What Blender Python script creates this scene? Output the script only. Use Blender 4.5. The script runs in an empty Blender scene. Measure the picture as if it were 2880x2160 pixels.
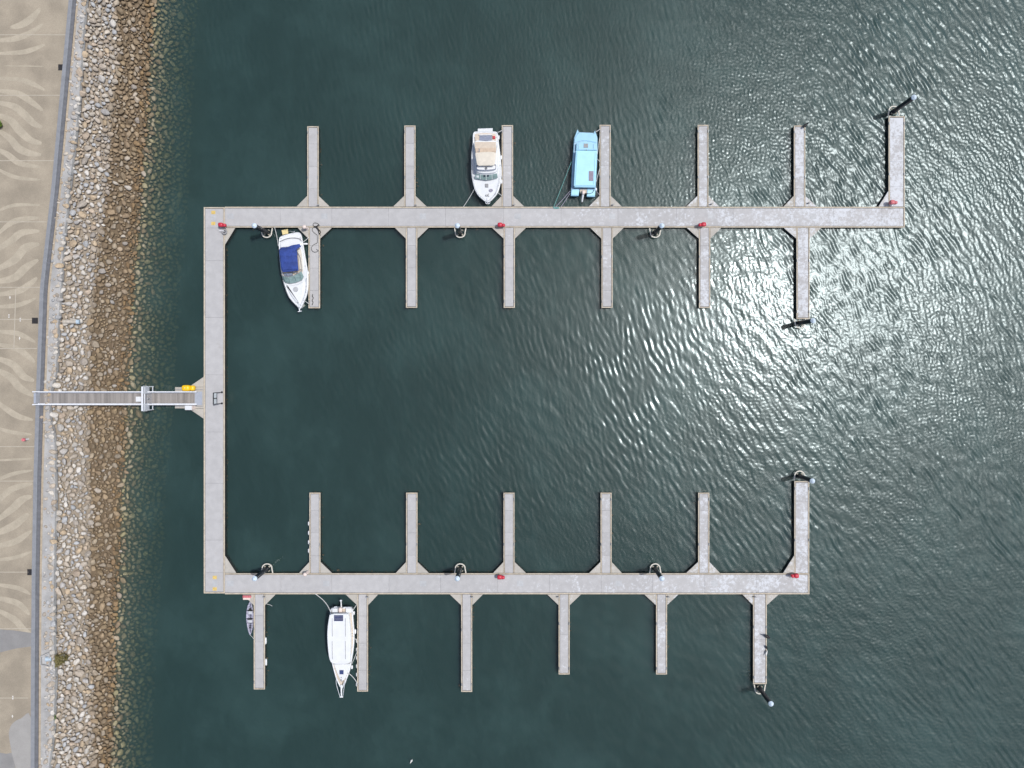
import bpy, math, random
import numpy as np
from mathutils import Vector

# ------------------------------------------------------------------ camera, sky, sun
K = 0.048            # metres per photograph pixel at the water surface
H = 98.2             # drone height above the water
NX, NY = 1470.0, 1040.0   # pixel straight below the camera
W, HH = 2880.0, 2160.0
scene = bpy.context.scene
col = scene.collection
cam_d = bpy.data.cameras.new("camera")
cam = bpy.data.objects.new("camera", cam_d)
col.objects.link(cam)
cam.location = (0, 0, H)
cam.rotation_euler = (0, 0, 0)
cam_d.sensor_fit = 'HORIZONTAL'
cam_d.sensor_width = 36.0
cam_d.lens = 36.0 * (H / K) / W
cam_d.shift_x = -(NX - W / 2) / W
cam_d.shift_y = (NY - HH / 2) / W
cam_d.clip_start = 1.0
cam_d.clip_end = 9000.0
scene.camera = cam

SUN = Vector((0.410, 0.115, 1.0)).normalized()
ELEV = math.asin(SUN.z)
world = bpy.data.worlds.new("World")
scene.world = world
world.use_nodes = True
nt = world.node_tree
nt.nodes.clear()
sky = nt.nodes.new("ShaderNodeTexSky")
sky.sky_type = 'NISHITA'
sky.sun_disc = False
sky.sun_elevation = ELEV
sky.sun_rotation = math.atan2(SUN.x, SUN.y)
sky.air_density = 1.0
sky.dust_density = 3.0
sky.ozone_density = 1.0
bg = nt.nodes.new("ShaderNodeBackground")
bg.inputs[1].default_value = 0.115
wo = nt.nodes.new("ShaderNodeOutputWorld")
nt.links.new(sky.outputs[0], bg.inputs[0])
nt.links.new(bg.outputs[0], wo.inputs[0])
sun_d = bpy.data.lights.new("sun", 'SUN')
sun_d.energy = 2.9
sun_d.angle = math.radians(0.5)
sun_d.color = (1.0, 0.985, 0.96)
sun = bpy.data.objects.new("sun", sun_d)
col.objects.link(sun)
sun.rotation_euler = SUN.to_track_quat('Z', 'Y').to_euler()
sun.location = (40, 10, 120)
vs = scene.view_settings
vs.view_transform = 'Standard'
vs.look = 'None'
vs.exposure = 0.0
vs.gamma = 1.0
vs.use_curve_mapping = False
scene.cycles.max_bounces = 6
scene.cycles.transparent_max_bounces = 16
scene.cycles.use_denoising = True

rnd = random.Random(7)
rng = np.random.default_rng(11)

# ------------------------------------------------------------------ helpers
def P(px, py, z=0.0):
    s = K * (H - z) / H
    return Vector(((px - NX) * s, (NY - py) * s, z))

def zoomer(ox, oy, scale):
    return lambda zx, zy, z: P(ox + zx / scale, oy + zy / scale, z)

origin = {}

def empty(name, loc):
    o = bpy.data.objects.new(name, None)
    o.empty_display_size = 0.3
    o.location = loc
    col.objects.link(o)
    origin[o.name] = Vector(loc)
    return o

def tag(o, label=None, cat=None, group=None, kind=None):
    if label: o["label"] = label
    if cat: o["category"] = cat
    if group: o["group"] = group
    if kind: o["kind"] = kind
    return o

def link_mesh(name, me, parent=None, loc=None):
    o = bpy.data.objects.new(name, me)
    col.objects.link(o)
    if parent is not None:
        o.parent = parent
    if loc is not None:
        o.location = loc
    origin[o.name] = (Vector(loc) if loc is not None and parent is None else
                      (origin[parent.name] if parent is not None else Vector((0, 0, 0))))
    return o

class MB:
    """collects faces in world coordinates; build() links them as one mesh"""
    def __init__(s):
        s.v = []; s.f = []
    def add(s, vs_, fs):
        b = len(s.v)
        s.v += [tuple(p) for p in vs_]
        s.f += [tuple(b + i for i in f) for f in fs]
        return s
    def box(s, x0, x1, y0, y1, z0, z1):
        if x0 > x1: x0, x1 = x1, x0
        if y0 > y1: y0, y1 = y1, y0
        return s.add([(x0,y0,z0),(x1,y0,z0),(x1,y1,z0),(x0,y1,z0),(x0,y0,z1),(x1,y0,z1),(x1,y1,z1),(x0,y1,z1)],
                     [(3,2,1,0),(4,5,6,7),(0,1,5,4),(1,2,6,5),(2,3,7,6),(3,0,4,7)])
    def bbox(s, x0, x1, y0, y1, z0, z1, b=0.02):
        """box with a chamfered top edge"""
        if x0 > x1: x0, x1 = x1, x0
        if y0 > y1: y0, y1 = y1, y0
        r = lambda i, z: [(x0+i,y0+i,z),(x1-i,y0+i,z),(x1-i,y1-i,z),(x0+i,y1-i,z)]
        return s.loft([r(0, z0), r(0, z1-b), r(b, z1)])
    def loft(s, rings, cap0=True, cap1=True, closed=True):
        n = len(rings[0]); vs_ = []; fs = []
        for r in rings: vs_ += [tuple(p) for p in r]
        for i in range(len(rings)-1):
            for j in range(n if closed else n-1):
                k = (j+1) % n
                fs.append((i*n+j, i*n+k, (i+1)*n+k, (i+1)*n+j))
        if cap0: fs.append(tuple(range(n-1, -1, -1)))
        if cap1: fs.append(tuple((len(rings)-1)*n + j for j in range(n)))
        return s.add(vs_, fs)
    def prism(s, poly, z0, z1):
        poly = ccw(poly)
        return s.loft([[(p[0],p[1],z0) for p in poly], [(p[0],p[1],z1) for p in poly]])
    def tube(s, pts, r, n=6):
        pts = [Vector(p) for p in pts]; rings = []
        for i, p in enumerate(pts):
            d = (pts[min(i+1, len(pts)-1)] - pts[max(i-1, 0)])
            if d.length < 1e-6: d = Vector((0,0,1))
            d.normalize()
            a = d.cross(Vector((0,0,1)))
            if a.length < 1e-3: a = Vector((1,0,0))
            a.normalize(); b = d.cross(a)
            rr = r[i] if isinstance(r, (list, tuple)) else r
            rings.append([p + a*math.cos(t)*rr + b*math.sin(t)*rr for t in (2*math.pi*k/n for k in range(n))])
        return s.loft(rings)
    def cyl(s, p0, p1, r0, r1=None, n=16):
        return s.tube([p0, p1], [r0, r0 if r1 is None else r1], n)
    def blob(s, c, rx, ry, rz, n=12, m=7, squash=1.0):
        rings = []
        for i in range(1, m):
            t = math.pi*i/m - math.pi/2
            ct = math.copysign(abs(math.cos(t))**squash, math.cos(t)); st = math.copysign(abs(math.sin(t))**squash, math.sin(t))
            ring = []
            for j in range(n):
                a = 2*math.pi*j/n
                ca = math.copysign(abs(math.cos(a))**squash, math.cos(a)); sa = math.copysign(abs(math.sin(a))**squash, math.sin(a))
                ring.append((c[0]+rx*ct*ca, c[1]+ry*ct*sa, c[2]+rz*st))
            rings.append(ring)
        return s.loft(rings)
    def build(s, name, mat, parent=None, smooth=False, kind=None, loc=None):
        o_ = origin[parent.name] if parent is not None else (Vector(loc) if loc is not None else Vector((0,0,0)))
        me = bpy.data.meshes.new(name)
        me.from_pydata([(x-o_.x, y-o_.y, z-o_.z) for x,y,z in s.v], [], s.f)
        if smooth:
            me.polygons.foreach_set("use_smooth", [True]*len(me.polygons))
        me.materials.append(mat)
        me.update()
        o = link_mesh(name, me, parent, loc if parent is None else None)
        if kind: o["kind"] = kind
        return o

def ccw(poly):
    a = sum(poly[i][0]*poly[(i+1)%len(poly)][1] - poly[(i+1)%len(poly)][0]*poly[i][1] for i in range(len(poly)))
    return list(poly) if a > 0 else list(poly)[::-1]

def inset(poly, d):
    """move every corner of a counter-clockwise outline inwards by d (xy only)"""
    n = len(poly); out = []
    for i in range(n):
        p0, p1, p2 = Vector(poly[i-1][:2]), Vector(poly[i][:2]), Vector(poly[(i+1)%n][:2])
        e1 = (p1-p0); e2 = (p2-p1)
        e1 = e1.normalized() if e1.length > 1e-6 else Vector((1,0)); e2 = e2.normalized() if e2.length > 1e-6 else e1
        n1 = Vector((-e1.y, e1.x)); n2 = Vector((-e2.y, e2.x))
        b = n1+n2
        b = b.normalized() if b.length > 1e-4 else n1
        q = p1 + b*d/max(0.45, b.dot(n1))
        out.append((q.x, q.y, poly[i][2] if len(poly[i]) > 2 else 0))
    return out

def atz(poly, z):
    return [(p[0], p[1], z) for p in poly]

def smooth_poly(pts, sub=4):
    """Catmull-Rom through the points of a closed outline"""
    n = len(pts); out = []
    for i in range(n):
        p0, p1, p2, p3 = (Vector(pts[(i+k) % n]) for k in (-1, 0, 1, 2))
        for j in range(sub):
            t = j/sub
            out.append(0.5*((2*p1) + (p2-p0)*t + (2*p0-5*p1+4*p2-p3)*t*t + (3*p1-p0-3*p2+p3)*t**3))
    return out

def spline(pts, sub=6):
    n = len(pts); out = []
    for i in range(n-1):
        p0, p1, p2, p3 = (Vector(pts[min(max(i+k, 0), n-1)]) for k in (-1, 0, 1, 2))
        for j in range(sub):
            t = j/sub
            out.append(0.5*((2*p1) + (p2-p0)*t + (2*p0-5*p1+4*p2-p3)*t*t + (3*p1-p0-3*p2+p3)*t**3))
    out.append(Vector(pts[-1]))
    return out

# ------------------------------------------------------------------ materials
def nodes_of(name):
    m = bpy.data.materials.new(name)
    m.use_nodes = True
    t = m.node_tree
    return m, t, t.nodes["Principled BSDF"]

def N(t, kind, **kw):
    n = t.nodes.new(kind)
    for k, v in kw.items():
        setattr(n, k, v)
    return n

def mathn(t, op, a, b=None, clamp=False):
    n = N(t, "ShaderNodeMath", operation=op, use_clamp=clamp)
    for i, v in enumerate((a, b)):
        if v is None: continue
        if isinstance(v, (int, float)): n.inputs[i].default_value = v
        else: t.links.new(v, n.inputs[i])
    return n.outputs[0]

def mixc(t, fac, a, b, mode='MIX'):
    n = N(t, "ShaderNodeMix", data_type='RGBA', blend_type=mode)
    n.inputs[0].default_value = fac if isinstance(fac, (int, float)) else 0
    if not isinstance(fac, (int, float)): t.links.new(fac, n.inputs[0])
    for i, v in ((6, a), (7, b)):
        if isinstance(v, tuple): n.inputs[i].default_value = (*v[:3], 1)
        else: t.links.new(v, n.inputs[i])
    return n.outputs[2]

def noise(t, scale, detail=4, rough=0.55, vec=None, stretch=None):
    n = N(t, "ShaderNodeTexNoise")
    n.inputs["Scale"].default_value = scale
    n.inputs["Detail"].default_value = detail
    n.inputs["Roughness"].default_value = rough
    if vec is None:
        vec = N(t, "ShaderNodeNewGeometry").outputs["Position"]
    if stretch:
        mp = N(t, "ShaderNodeMapping"); mp.inputs["Scale"].default_value = stretch
        t.links.new(vec, mp.inputs[0]); vec = mp.outputs[0]
    t.links.new(vec, n.inputs["Vector"])
    return n.outputs["Fac"]

def ramp(t, fac, lo, hi):
    n = N(t, "ShaderNodeMapRange", interpolation_type='SMOOTHSTEP')
    n.inputs[1].default_value = lo; n.inputs[2].default_value = hi
    t.links.new(fac, n.inputs[0])
    return n.outputs[0]

def mat(name, c, rough=0.6, var=0.12, scale=3.0, bump=0.0, bscale=20.0, rand=0.0, metal=0.0, spec=0.5, fine=0.0, stretch=None):
    m, t, b = nodes_of(name)
    f = noise(t, scale, stretch=stretch)
    f = ramp(t, f, 0.3, 0.7)
    colr = mixc(t, f, tuple(x*(1-var) for x in c), tuple(min(1, x*(1+var)) for x in c))
    if fine:
        g = noise(t, 14.0, 3)
        g = ramp(t, g, 0.3, 0.72)
        k = N(t, "ShaderNodeMapRange"); t.links.new(g, k.inputs[0]); k.inputs[3].default_value = 1-fine; k.inputs[4].default_value = 1+fine
        colr = mixc(t, 1.0, colr, k.outputs[0], 'MULTIPLY')
    if rand:
        oi = N(t, "ShaderNodeObjectInfo")
        k = N(t, "ShaderNodeMapRange"); t.links.new(oi.outputs["Random"], k.inputs[0])
        k.inputs[3].default_value = 1-rand; k.inputs[4].default_value = 1+rand
        colr = mixc(t, 1.0, colr, k.outputs[0], 'MULTIPLY')
    t.links.new(colr, b.inputs["Base Color"])
    b.inputs["Roughness"].default_value = rough
    b.inputs["Metallic"].default_value = metal
    b.inputs["Specular IOR Level"].default_value = spec
    if bump:
        bn = N(t, "ShaderNodeBump"); bn.inputs["Strength"].default_value = bump; bn.inputs["Distance"].default_value = 0.03
        t.links.new(noise(t, bscale, 5), bn.inputs["Height"]); t.links.new(bn.outputs[0], b.inputs["Normal"])
    return m

def deck_mat(name, c, rand):
    """pontoon concrete: mottled, scuffed, bird droppings thicker towards the open water"""
    m, t, b = nodes_of(name)
    f = ramp(t, noise(t, 1.3, 6, 0.6), 0.3, 0.72)
    colr = mixc(t, f, tuple(x*0.93 for x in c), tuple(x*1.05 for x in c))
    g = ramp(t, noise(t, 9, 4, 0.7), 0.35, 0.7)
    k = N(t, "ShaderNodeMapRange"); t.links.new(g, k.inputs[0]); k.inputs[3].default_value = 0.95; k.inputs[4].default_value = 1.05
    colr = mixc(t, 1.0, colr, k.outputs[0], 'MULTIPLY')
    oi = N(t, "ShaderNodeObjectInfo")
    k = N(t, "ShaderNodeMapRange"); t.links.new(oi.outputs["Random"], k.inputs[0]); k.inputs[3].default_value = 1-rand; k.inputs[4].default_value = 1+rand
    colr = mixc(t, 1.0, colr, k.outputs[0], 'MULTIPLY')
    geo = N(t, "ShaderNodeNewGeometry"); sx = N(t, "ShaderNodeSeparateXYZ"); t.links.new(geo.outputs["Position"], sx.inputs[0])
    open_w = N(t, "ShaderNodeMapRange"); t.links.new(sx.outputs[0], open_w.inputs[0])
    open_w.inputs[1].default_value = -30; open_w.inputs[2].default_value = 50; open_w.inputs[3].default_value = 0.72; open_w.inputs[4].default_value = 0.47
    spots = noise(t, 2.6, 6, 0.72)
    patch = noise(t, 0.35, 3, 0.5)
    s = mathn(t, 'ADD', mathn(t, 'MULTIPLY', spots, 0.75), mathn(t, 'MULTIPLY', patch, 0.35))
    d = mathn(t, 'SUBTRACT', s, open_w.outputs[0])
    d = mathn(t, 'MULTIPLY', d, 9.0, clamp=True)
    colr = mixc(t, mathn(t, 'MULTIPLY', d, 0.8), colr, (0.62, 0.645, 0.68))
    stain = ramp(t, noise(t, 0.9, 5, 0.65), 0.60, 0.75)
    colr = mixc(t, mathn(t, 'MULTIPLY', stain, 0.25), colr, (0.30, 0.27, 0.24))
    t.links.new(colr, b.inputs["Base Color"])
    b.inputs["Roughness"].default_value = 0.8
    bn = N(t, "ShaderNodeBump"); bn.inputs["Strength"].default_value = 0.25; bn.inputs["Distance"].default_value = 0.02
    t.links.new(noise(t, 30, 3), bn.inputs["Height"]); t.links.new(bn.outputs[0], b.inputs["Normal"])
    return m

def rock_mat(name, source):
    m, t, b = nodes_of(name)
    if source == 'OBJECT':
        c = N(t, "ShaderNodeObjectInfo").outputs["Color"]
    else:
        c = N(t, "ShaderNodeAttribute", attribute_name="tint").outputs["Color"]
    f = ramp(t, noise(t, 5.0, 5, 0.65), 0.3, 0.72)
    k = N(t, "ShaderNodeMapRange"); t.links.new(f, k.inputs[0]); k.inputs[3].default_value = 0.80; k.inputs[4].default_value = 1.14
    c = mixc(t, 1.0, c, k.outputs[0], 'MULTIPLY')
    t.links.new(c, b.inputs["Base Color"])
    b.inputs["Roughness"].default_value = 0.85
    bn = N(t, "ShaderNodeBump"); bn.inputs["Strength"].default_value = 0.5; bn.inputs["Distance"].default_value = 0.04
    t.links.new(noise(t, 9, 5, 0.7), bn.inputs["Height"]); t.links.new(bn.outputs[0], b.inputs["Normal"])
    return m

M = dict(
    deck=deck_mat("pontoon_concrete", (0.435, 0.43, 0.43), 0.05),
    gusset=deck_mat("gusset_concrete", (0.44, 0.415, 0.37), 0.04),
    edge=mat("waler_timber", (0.49, 0.43, 0.34), 0.75, 0.14, 1.5, fine=0.08, rand=0.06),
    float=mat("black_float", (0.012, 0.012, 0.013), 0.7, 0.4, 2.0),
    hatch=mat("cover_plate", (0.42, 0.43, 0.44), 0.6, 0.08, 3, rand=0.05),
    steel=mat("galvanised_steel", (0.42, 0.43, 0.44), 0.45, 0.15, 6, metal=0.5),
    guide=mat("pile_guide_paint", (0.60, 0.57, 0.50), 0.6, 0.1, 5),
    sleeve=mat("black_pile_sleeve", (0.010, 0.012, 0.02), 0.4, 0.3, 3),
    cap=mat("pile_cap_white", (0.60, 0.70, 0.80), 0.5, 0.06, 5),
    roller=mat("pile_roller", (0.30, 0.28, 0.22), 0.8, 0.3, 6),
    white=mat("gelcoat_white", (0.72, 0.74, 0.755), 0.25, 0.03, 1.2, spec=0.5, fine=0.02),
    white2=mat("non_skid_white", (0.66, 0.685, 0.71), 0.6, 0.04, 2.0, fine=0.03),
    cream=mat("cream_canvas", (0.66, 0.61, 0.52), 0.8, 0.05, 2, bump=0.3, bscale=3),
    tan=mat("tan_cushion", (0.55, 0.44, 0.34), 0.8, 0.1, 4),
    beige=mat("beige_deck", (0.58, 0.50, 0.41), 0.8, 0.07, 3, fine=0.05),
    greyblue=mat("grey_blue_panel", (0.20, 0.23, 0.31), 0.5, 0.1, 4),
    glass=mat("tinted_glass", (0.22, 0.31, 0.30), 0.12, 0.2, 3, spec=0.6),
    darkglass=mat("dark_glass", (0.02, 0.03, 0.05), 0.1, 0.2, 3, spec=0.6),
    navy=mat("navy_trim", (0.04, 0.06, 0.16), 0.4, 0.1, 4),
    bluecanvas=mat("blue_canvas", (0.025, 0.055, 0.24), 0.8, 0.22, 1.6, bump=0.6, bscale=2.2),
    skyblue=mat("pale_blue_paint", (0.30, 0.56, 0.72), 0.4, 0.04, 0.8, fine=0.03),
    skyroof=mat("pale_blue_roof", (0.37, 0.68, 0.82), 0.5, 0.04, 1.0, fine=0.03),
    skyside=mat("pale_blue_side_deck", (0.34, 0.50, 0.64), 0.5, 0.06, 1.0, fine=0.04),
    solar=mat("solar_cells", (0.035, 0.045, 0.12), 0.2, 0.2, 6),
    solargrey=mat("grey_solar_cells", (0.22, 0.19, 0.25), 0.3, 0.1, 5),
    black=mat("black_rubber", (0.015, 0.015, 0.017), 0.6, 0.2, 5),
    grey=mat("grey_plastic", (0.28, 0.28, 0.29), 0.6, 0.1, 5),
    kayak=mat("grey_camo_kayak", (0.33, 0.33, 0.42), 0.5, 0.35, 5.0),
    red=mat("red_plastic", (0.50, 0.025, 0.05), 0.45, 0.12, 6),
    pinkred=mat("faded_red_plastic", (0.56, 0.15, 0.17), 0.6, 0.25, 5),
    yellow=mat("yellow_plastic", (0.85, 0.52, 0.01), 0.4, 0.05, 4),
    paleyellow=mat("pale_yellow_board", (0.70, 0.58, 0.28), 0.6, 0.08, 5),
    yellowpaint=mat("yellow_marking", (0.62, 0.45, 0.14), 0.8, 0.2, 8),
    pink=mat("cream_pedestal", (0.74, 0.62, 0.56), 0.5, 0.08, 5),
    rope=mat("mooring_rope", (0.55, 0.56, 0.55), 0.9, 0.2, 20),
    ropeteal=mat("teal_rope", (0.16, 0.38, 0.36), 0.9, 0.2, 20),
    ropegrey=mat("mauve_rope", (0.38, 0.36, 0.44), 0.9, 0.2, 20),
    weed=mat("brown_weed", (0.085, 0.066, 0.038), 0.9, 0.5, 6),
    alu=mat("white_aluminium", (0.72, 0.74, 0.78), 0.4, 0.05, 3),
    plank=mat("weathered_planks", (0.27, 0.25, 0.235), 0.85, 0.28, 2.2, stretch=(1.0, 0.02, 0.0)),
    plate=mat("blue_grey_plate", (0.33, 0.36, 0.42), 0.5, 0.07, 3),
    mesh=mat("pale_mesh_panel", (0.50, 0.52, 0.56), 0.5, 0.06, 4),
    kerb=mat("kerb_wall_grey", (0.235, 0.245, 0.265), 0.8, 0.08, 2, fine=0.06),
    kerbdark=mat("kerb_channel_grey", (0.135, 0.14, 0.155), 0.8, 0.14, 2, fine=0.08),
    strip=mat("pale_concrete_apron", (0.375, 0.37, 0.36), 0.85, 0.14, 0.7, fine=0.10),
    sandstrip=mat("sandy_backfill", (0.40, 0.335, 0.25), 0.9, 0.12, 2, fine=0.1),
    prom=mat("tan_aggregate_paving", (0.325, 0.28, 0.215), 0.85, 0.15, 0.28, fine=0.12, bump=0.2, bscale=30),
    band=mat("pale_paving_band", (0.405, 0.355, 0.275), 0.85, 0.08, 1.0, fine=0.10),
    greypave=mat("grey_paving", (0.245, 0.24, 0.235), 0.85, 0.08, 0.6, fine=0.07),
    palegrey=mat("pale_grey_paving", (0.32, 0.31, 0.295), 0.85, 0.06, 0.6, fine=0.06),
    joint=mat("pale_joint", (0.44, 0.395, 0.32), 0.85, 0.08, 2),
    paint=mat("white_paint", (0.74, 0.72, 0.68), 0.8, 0.1, 5),
    grate=mat("dark_grate", (0.03, 0.027, 0.028), 0.6, 0.2, 9),
    soil=rock_mat("brown_underlayer", 'ATTR'),
    bed=mat("silt_bed", (0.05, 0.055, 0.035), 0.95, 0.3, 0.5),
    rock=rock_mat("stone", 'OBJECT'),
    rocks=rock_mat("stone_small", 'ATTR'),
    leaf=mat("leaf_green", (0.10, 0.17, 0.02), 0.7, 0.5, 9),
    leafdry=mat("dry_leaf", (0.16, 0.14, 0.05), 0.8, 0.4, 9),
    birdblack=mat("black_feathers", (0.012, 0.012, 0.014), 0.6, 0.2, 9),
    birdwhite=mat("white_feathers", (0.7, 0.7, 0.68), 0.7, 0.1, 9),
    pipe=mat("concrete_pipe", (0.46, 0.42, 0.36), 0.85, 0.12, 4, fine=0.1),
    pipeblue=mat("pale_blue_lining", (0.42, 0.52, 0.60), 0.6, 0.08, 4),
)

# ------------------------------------------------------------------ shore profile (photo pixels -> metres)
PROM_Z = 3.6
APRON_Z = 3.45
def line(tbl, z):
    pts = [P(x, y, z) for y, x in tbl]
    ys = np.array([p.y for p in pts])[::-1]; xs = np.array([p.x for p in pts])[::-1]
    ys = np.concatenate([[-4000], ys, [4000]])
    e0 = xs[0] + 0.0; e1 = xs[-1] + (xs[-1]-xs[-2])/(ys[-2]-ys[-3])*25
    xs = np.concatenate([[e0], xs, [e1]])
    ys[-1] = ys[-2] + 25; ys = np.concatenate([ys, [4000]]); xs = np.concatenate([xs, [e1]])
    return lambda y: np.interp(y, ys, xs)
kerb_l = line([(0,195),(270,170),(540,145),(810,114),(1080,104),(1340,96),(1620,91),(1890,89),(2160,88)], PROM_Z)
rock_s = line([(0,226),(150,214),(300,206),(540,178),(700,162),(900,149),(1060,141),(1100,124),(1180,124),(1230,138),(1400,140),(1620,136),(1820,136),(1900,140),(2060,134),(2160,122)], APRON_Z)
water_e = line([(0,436),(160,424),(320,418),(540,401),(700,387),(860,375),(1080,361),(1240,355),(1400,345),(1620,338),(1780,329),(1950,325),(2160,316)], 0)
wet_e = line([(0,334),(160,336),(320,320),(540,300),(860,268),(1080,255),(1240,252),(1400,258),(1620,255),(1780,250),(1900,262),(2160,262)], 1.5)

def bed_z(x, y):
    a = rock_s(y); w = water_e(y)
    t = (x-a)/(w-a)
    z = 3.25*(1-t)
    z = np.where(t < 0, 3.25, z)
    return np.maximum(z, -6.5)

def strip_mesh(name, fl, fr, z, m, y0=-75.0, y1=75.0, step=1.5, thick=0.0):
    ys = np.arange(y0, y1+0.01, step); mb = MB()
    L = [(float(fl(y)), float(y), z) for y in ys]; R = [(float(fr(y)), float(y), z) for y in ys]
    vs_ = L+R; n = len(ys)
    fs = [(i, n+i, n+i+1, i+1) for i in range(n-1)]
    if thick:
        vs_ += [(p[0], p[1], z-thick) for p in L+R]
        fs += [(i, i+1, 2*n+i+1, 2*n+i) for i in range(n-1)] + [(n+i+1, n+i, 3*n+i, 3*n+i+1) for i in range(n-1)]
    mb.add(vs_, fs)
    return mb, m, name

# promenade ground sheet reaching the horizon on the land side
FAR = 4000.0
ys = np.concatenate([[-FAR], np.arange(-80, 80.1, 2.0), [FAR]])
mb = MB(); n = len(ys)
mb.add([(-FAR, float(y), PROM_Z) for y in ys] + [(float(kerb_l(y))+0.02, float(y), PROM_Z) for y in ys],
       [(i, n+i, n+i+1, i+1) for i in range(n-1)])
prom = mb.build("promenade", M["prom"]); tag(prom, "tan paved promenade with pale wavy bands", None, None, "structure")

ys = np.concatenate([[-FAR, -300], np.arange(-80, 80.1, 1.5), [300, FAR]])
def ribbon(fl, fr, z, thick):
    mb = MB(); n = len(ys)
    L = [(float(fl(y)), float(y)) for y in ys]; R = [(float(fr(y)), float(y)) for y in ys]
    vs_ = [(*p, z) for p in L] + [(*p, z) for p in R] + [(*p, z-thick) for p in L] + [(*p, z-thick) for p in R]
    fs = []
    for i in range(n-1):
        fs += [(i, n+i, n+i+1, i+1), (i+1, 2*n+i+1, 2*n+i, i), (n+i, 3*n+i, 3*n+i+1, n+i+1)]
    return mb.add(vs_, fs)
kerb = ribbon(kerb_l, lambda y: kerb_l(y)+0.50, PROM_Z+0.14, 0.6).build("kerb", M["kerb"])
tag(kerb, "long grey kerb along the seaward edge of the promenade", None, None, "structure")
ribbon(lambda y: kerb_l(y)+0.50, lambda y: kerb_l(y)+0.86, PROM_Z-0.02, 0.5).build("channel", M["kerbdark"], kerb)
sand = ribbon(lambda y: kerb_l(y)+0.86, lambda y: kerb_l(y)+1.12, APRON_Z+0.02, 0.5).build("sand_strip", M["sandstrip"])
tag(sand, "thin sandy strip beside the kerb", None, None, "structure")
apron = ribbon(lambda y: kerb_l(y)+1.12, lambda y: rock_s(y)+0.7, APRON_Z, 0.6).build("concrete_apron", M["strip"])
tag(apron, "pale grey concrete strip between kerb and rocks", None, None, "structure")

# ---- promenade bands, joints, drains (children of the promenade: it is the paving itself)
def band(pts, w, name="paving_band", m="band", lift=0.004):
    """pts in photo pixels; tapered S-shaped inlay"""
    c = spline([P(x, y, PROM_Z+lift) for x, y in pts], 6)
    n = len(c); L = []; R = []
    for i, p in enumerate(c):
        d = (c[min(i+1, n-1)]-c[max(i-1, 0)]).normalized(); nn = Vector((-d.y, d.x, 0))
        t = i/(n-1)
        ww = (w*(0.12+0.88*math.sin(math.pi*min(1, max(0, 0.04+0.92*t)))**0.8))*0.5
        L.append(p+nn*ww); R.append(p-nn*ww)
    mb = MB(); mb.add(R+L, [(i, i+1, n+i+1, n+i) for i in range(n-1)])
    return mb.build(name, M[m], prom)
Zf = 3.072
A1 = [([(90,237),(190,212),(280,150),(350,70)],.95),([(-60,350),(110,338),(250,290),(370,208)],.8),([(-60,464),(180,452),(290,425),(385,385)],.65),
      ([(40,568),(380,573)],.18),([(-40,676),(170,688),(290,728),(385,778)],.65),([(-60,778),(150,808),(270,880),(370,955)],.85),
      ([(-60,880),(110,915),(200,980),(290,1065),(365,1100)],1.0),([(-60,985),(80,1032),(170,1130),(260,1208),(360,1238)],1.05),
      ([(-50,1105),(80,1192),(160,1280),(250,1322),(355,1336)],1.0),([(-60,1275),(60,1332),(170,1410),(345,1444)],.8),([(-60,1440),(130,1530),(345,1553)],.5)]
A2 = [([(-80,190),(80,125),(180,110),(345,112)],.45),([(-30,375),(90,270),(200,235),(340,221)],.75),([(-60,520),(90,425),(190,352),(340,337)],.95),
      ([(-60,685),(120,590),(220,480),(340,450)],1.1),([(-60,780),(120,742),(220,655),(330,585)],1.05),([(-60,892),(150,858),(250,800),(320,740)],.85),
      ([(-60,994),(150,978),(310,918)],.6),([(0,1101),(270,1101)],.18),([(-40,1206),(150,1222),(305,1298)],.65),
      ([(-60,1310),(130,1348),(230,1410),(300,1472)],.8),([(-60,1425),(110,1490),(200,1590),(295,1630)],1.0),([(-60,1520),(90,1600),(170,1690),(290,1762)],1.0)]
A3 = [([(-60,130),(60,220),(160,280),(285,312)],.8),([(-60,370),(120,420),(275,437)],.5),([(-60,662),(275,645)],.3),([(-60,850),(100,780),(280,745)],.5),([(-50,1060),(90,915),(280,860)],.8),
      ([(-60,1205),(100,1082),(190,1000),(275,970)],1.0),([(-60,1305),(120,1222),(245,1120)],1.0),([(-60,1408),(130,1362),(270,1268)],.8),([(-60,1525),(130,1500),(270,1448)],.5)]
A4 = [([(-60,70),(150,103),(262,158)],.6),([(-60,182),(150,235),(255,335)],.8),([(-60,275),(120,372),(200,460),(262,492)],.9)]
for off, L_ in ((0, A1), (540, A2), (1080, A3), (1620, A4)):
    for pts, w in L_:
        band([(x/Zf, off+y/Zf) for x, y in pts], w)
def flat(poly_px, z, m, name, parent):
    poly = ccw([P(x, y, z) for x, y in poly_px]); mb = MB()
    mb.add([(p[0], p[1], z) for p in poly], [tuple(range(len(poly)))])
    return mb.build(name, M[m], parent)
flat([(-60,1764),(0,1770),(40,1773),(88,1780),(88,1818),(50,1823),(20,1830),(0,1835),(-60,1850)], PROM_Z+.009, "greypave", "grey_inlay", prom)
g = smooth_poly([Vector((x, y, 0)) for x, y in [(86,2017),(60,2020),(35,2035),(25,2060),(28,2090),(36,2130),(48,2165),(70,2185),(87,2185)]], 4)
flat([(p.x, p.y) for p in g], PROM_Z+.012, "palegrey", "pale_grey_inlay", prom)
g = [(-60,2105),(0,2117),(18,2120),(34,2117),(42,2150),(50,2200),(-60,2200)]
flat(g, PROM_Z+.008, "greypave", "grey_inlay", prom)
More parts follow.
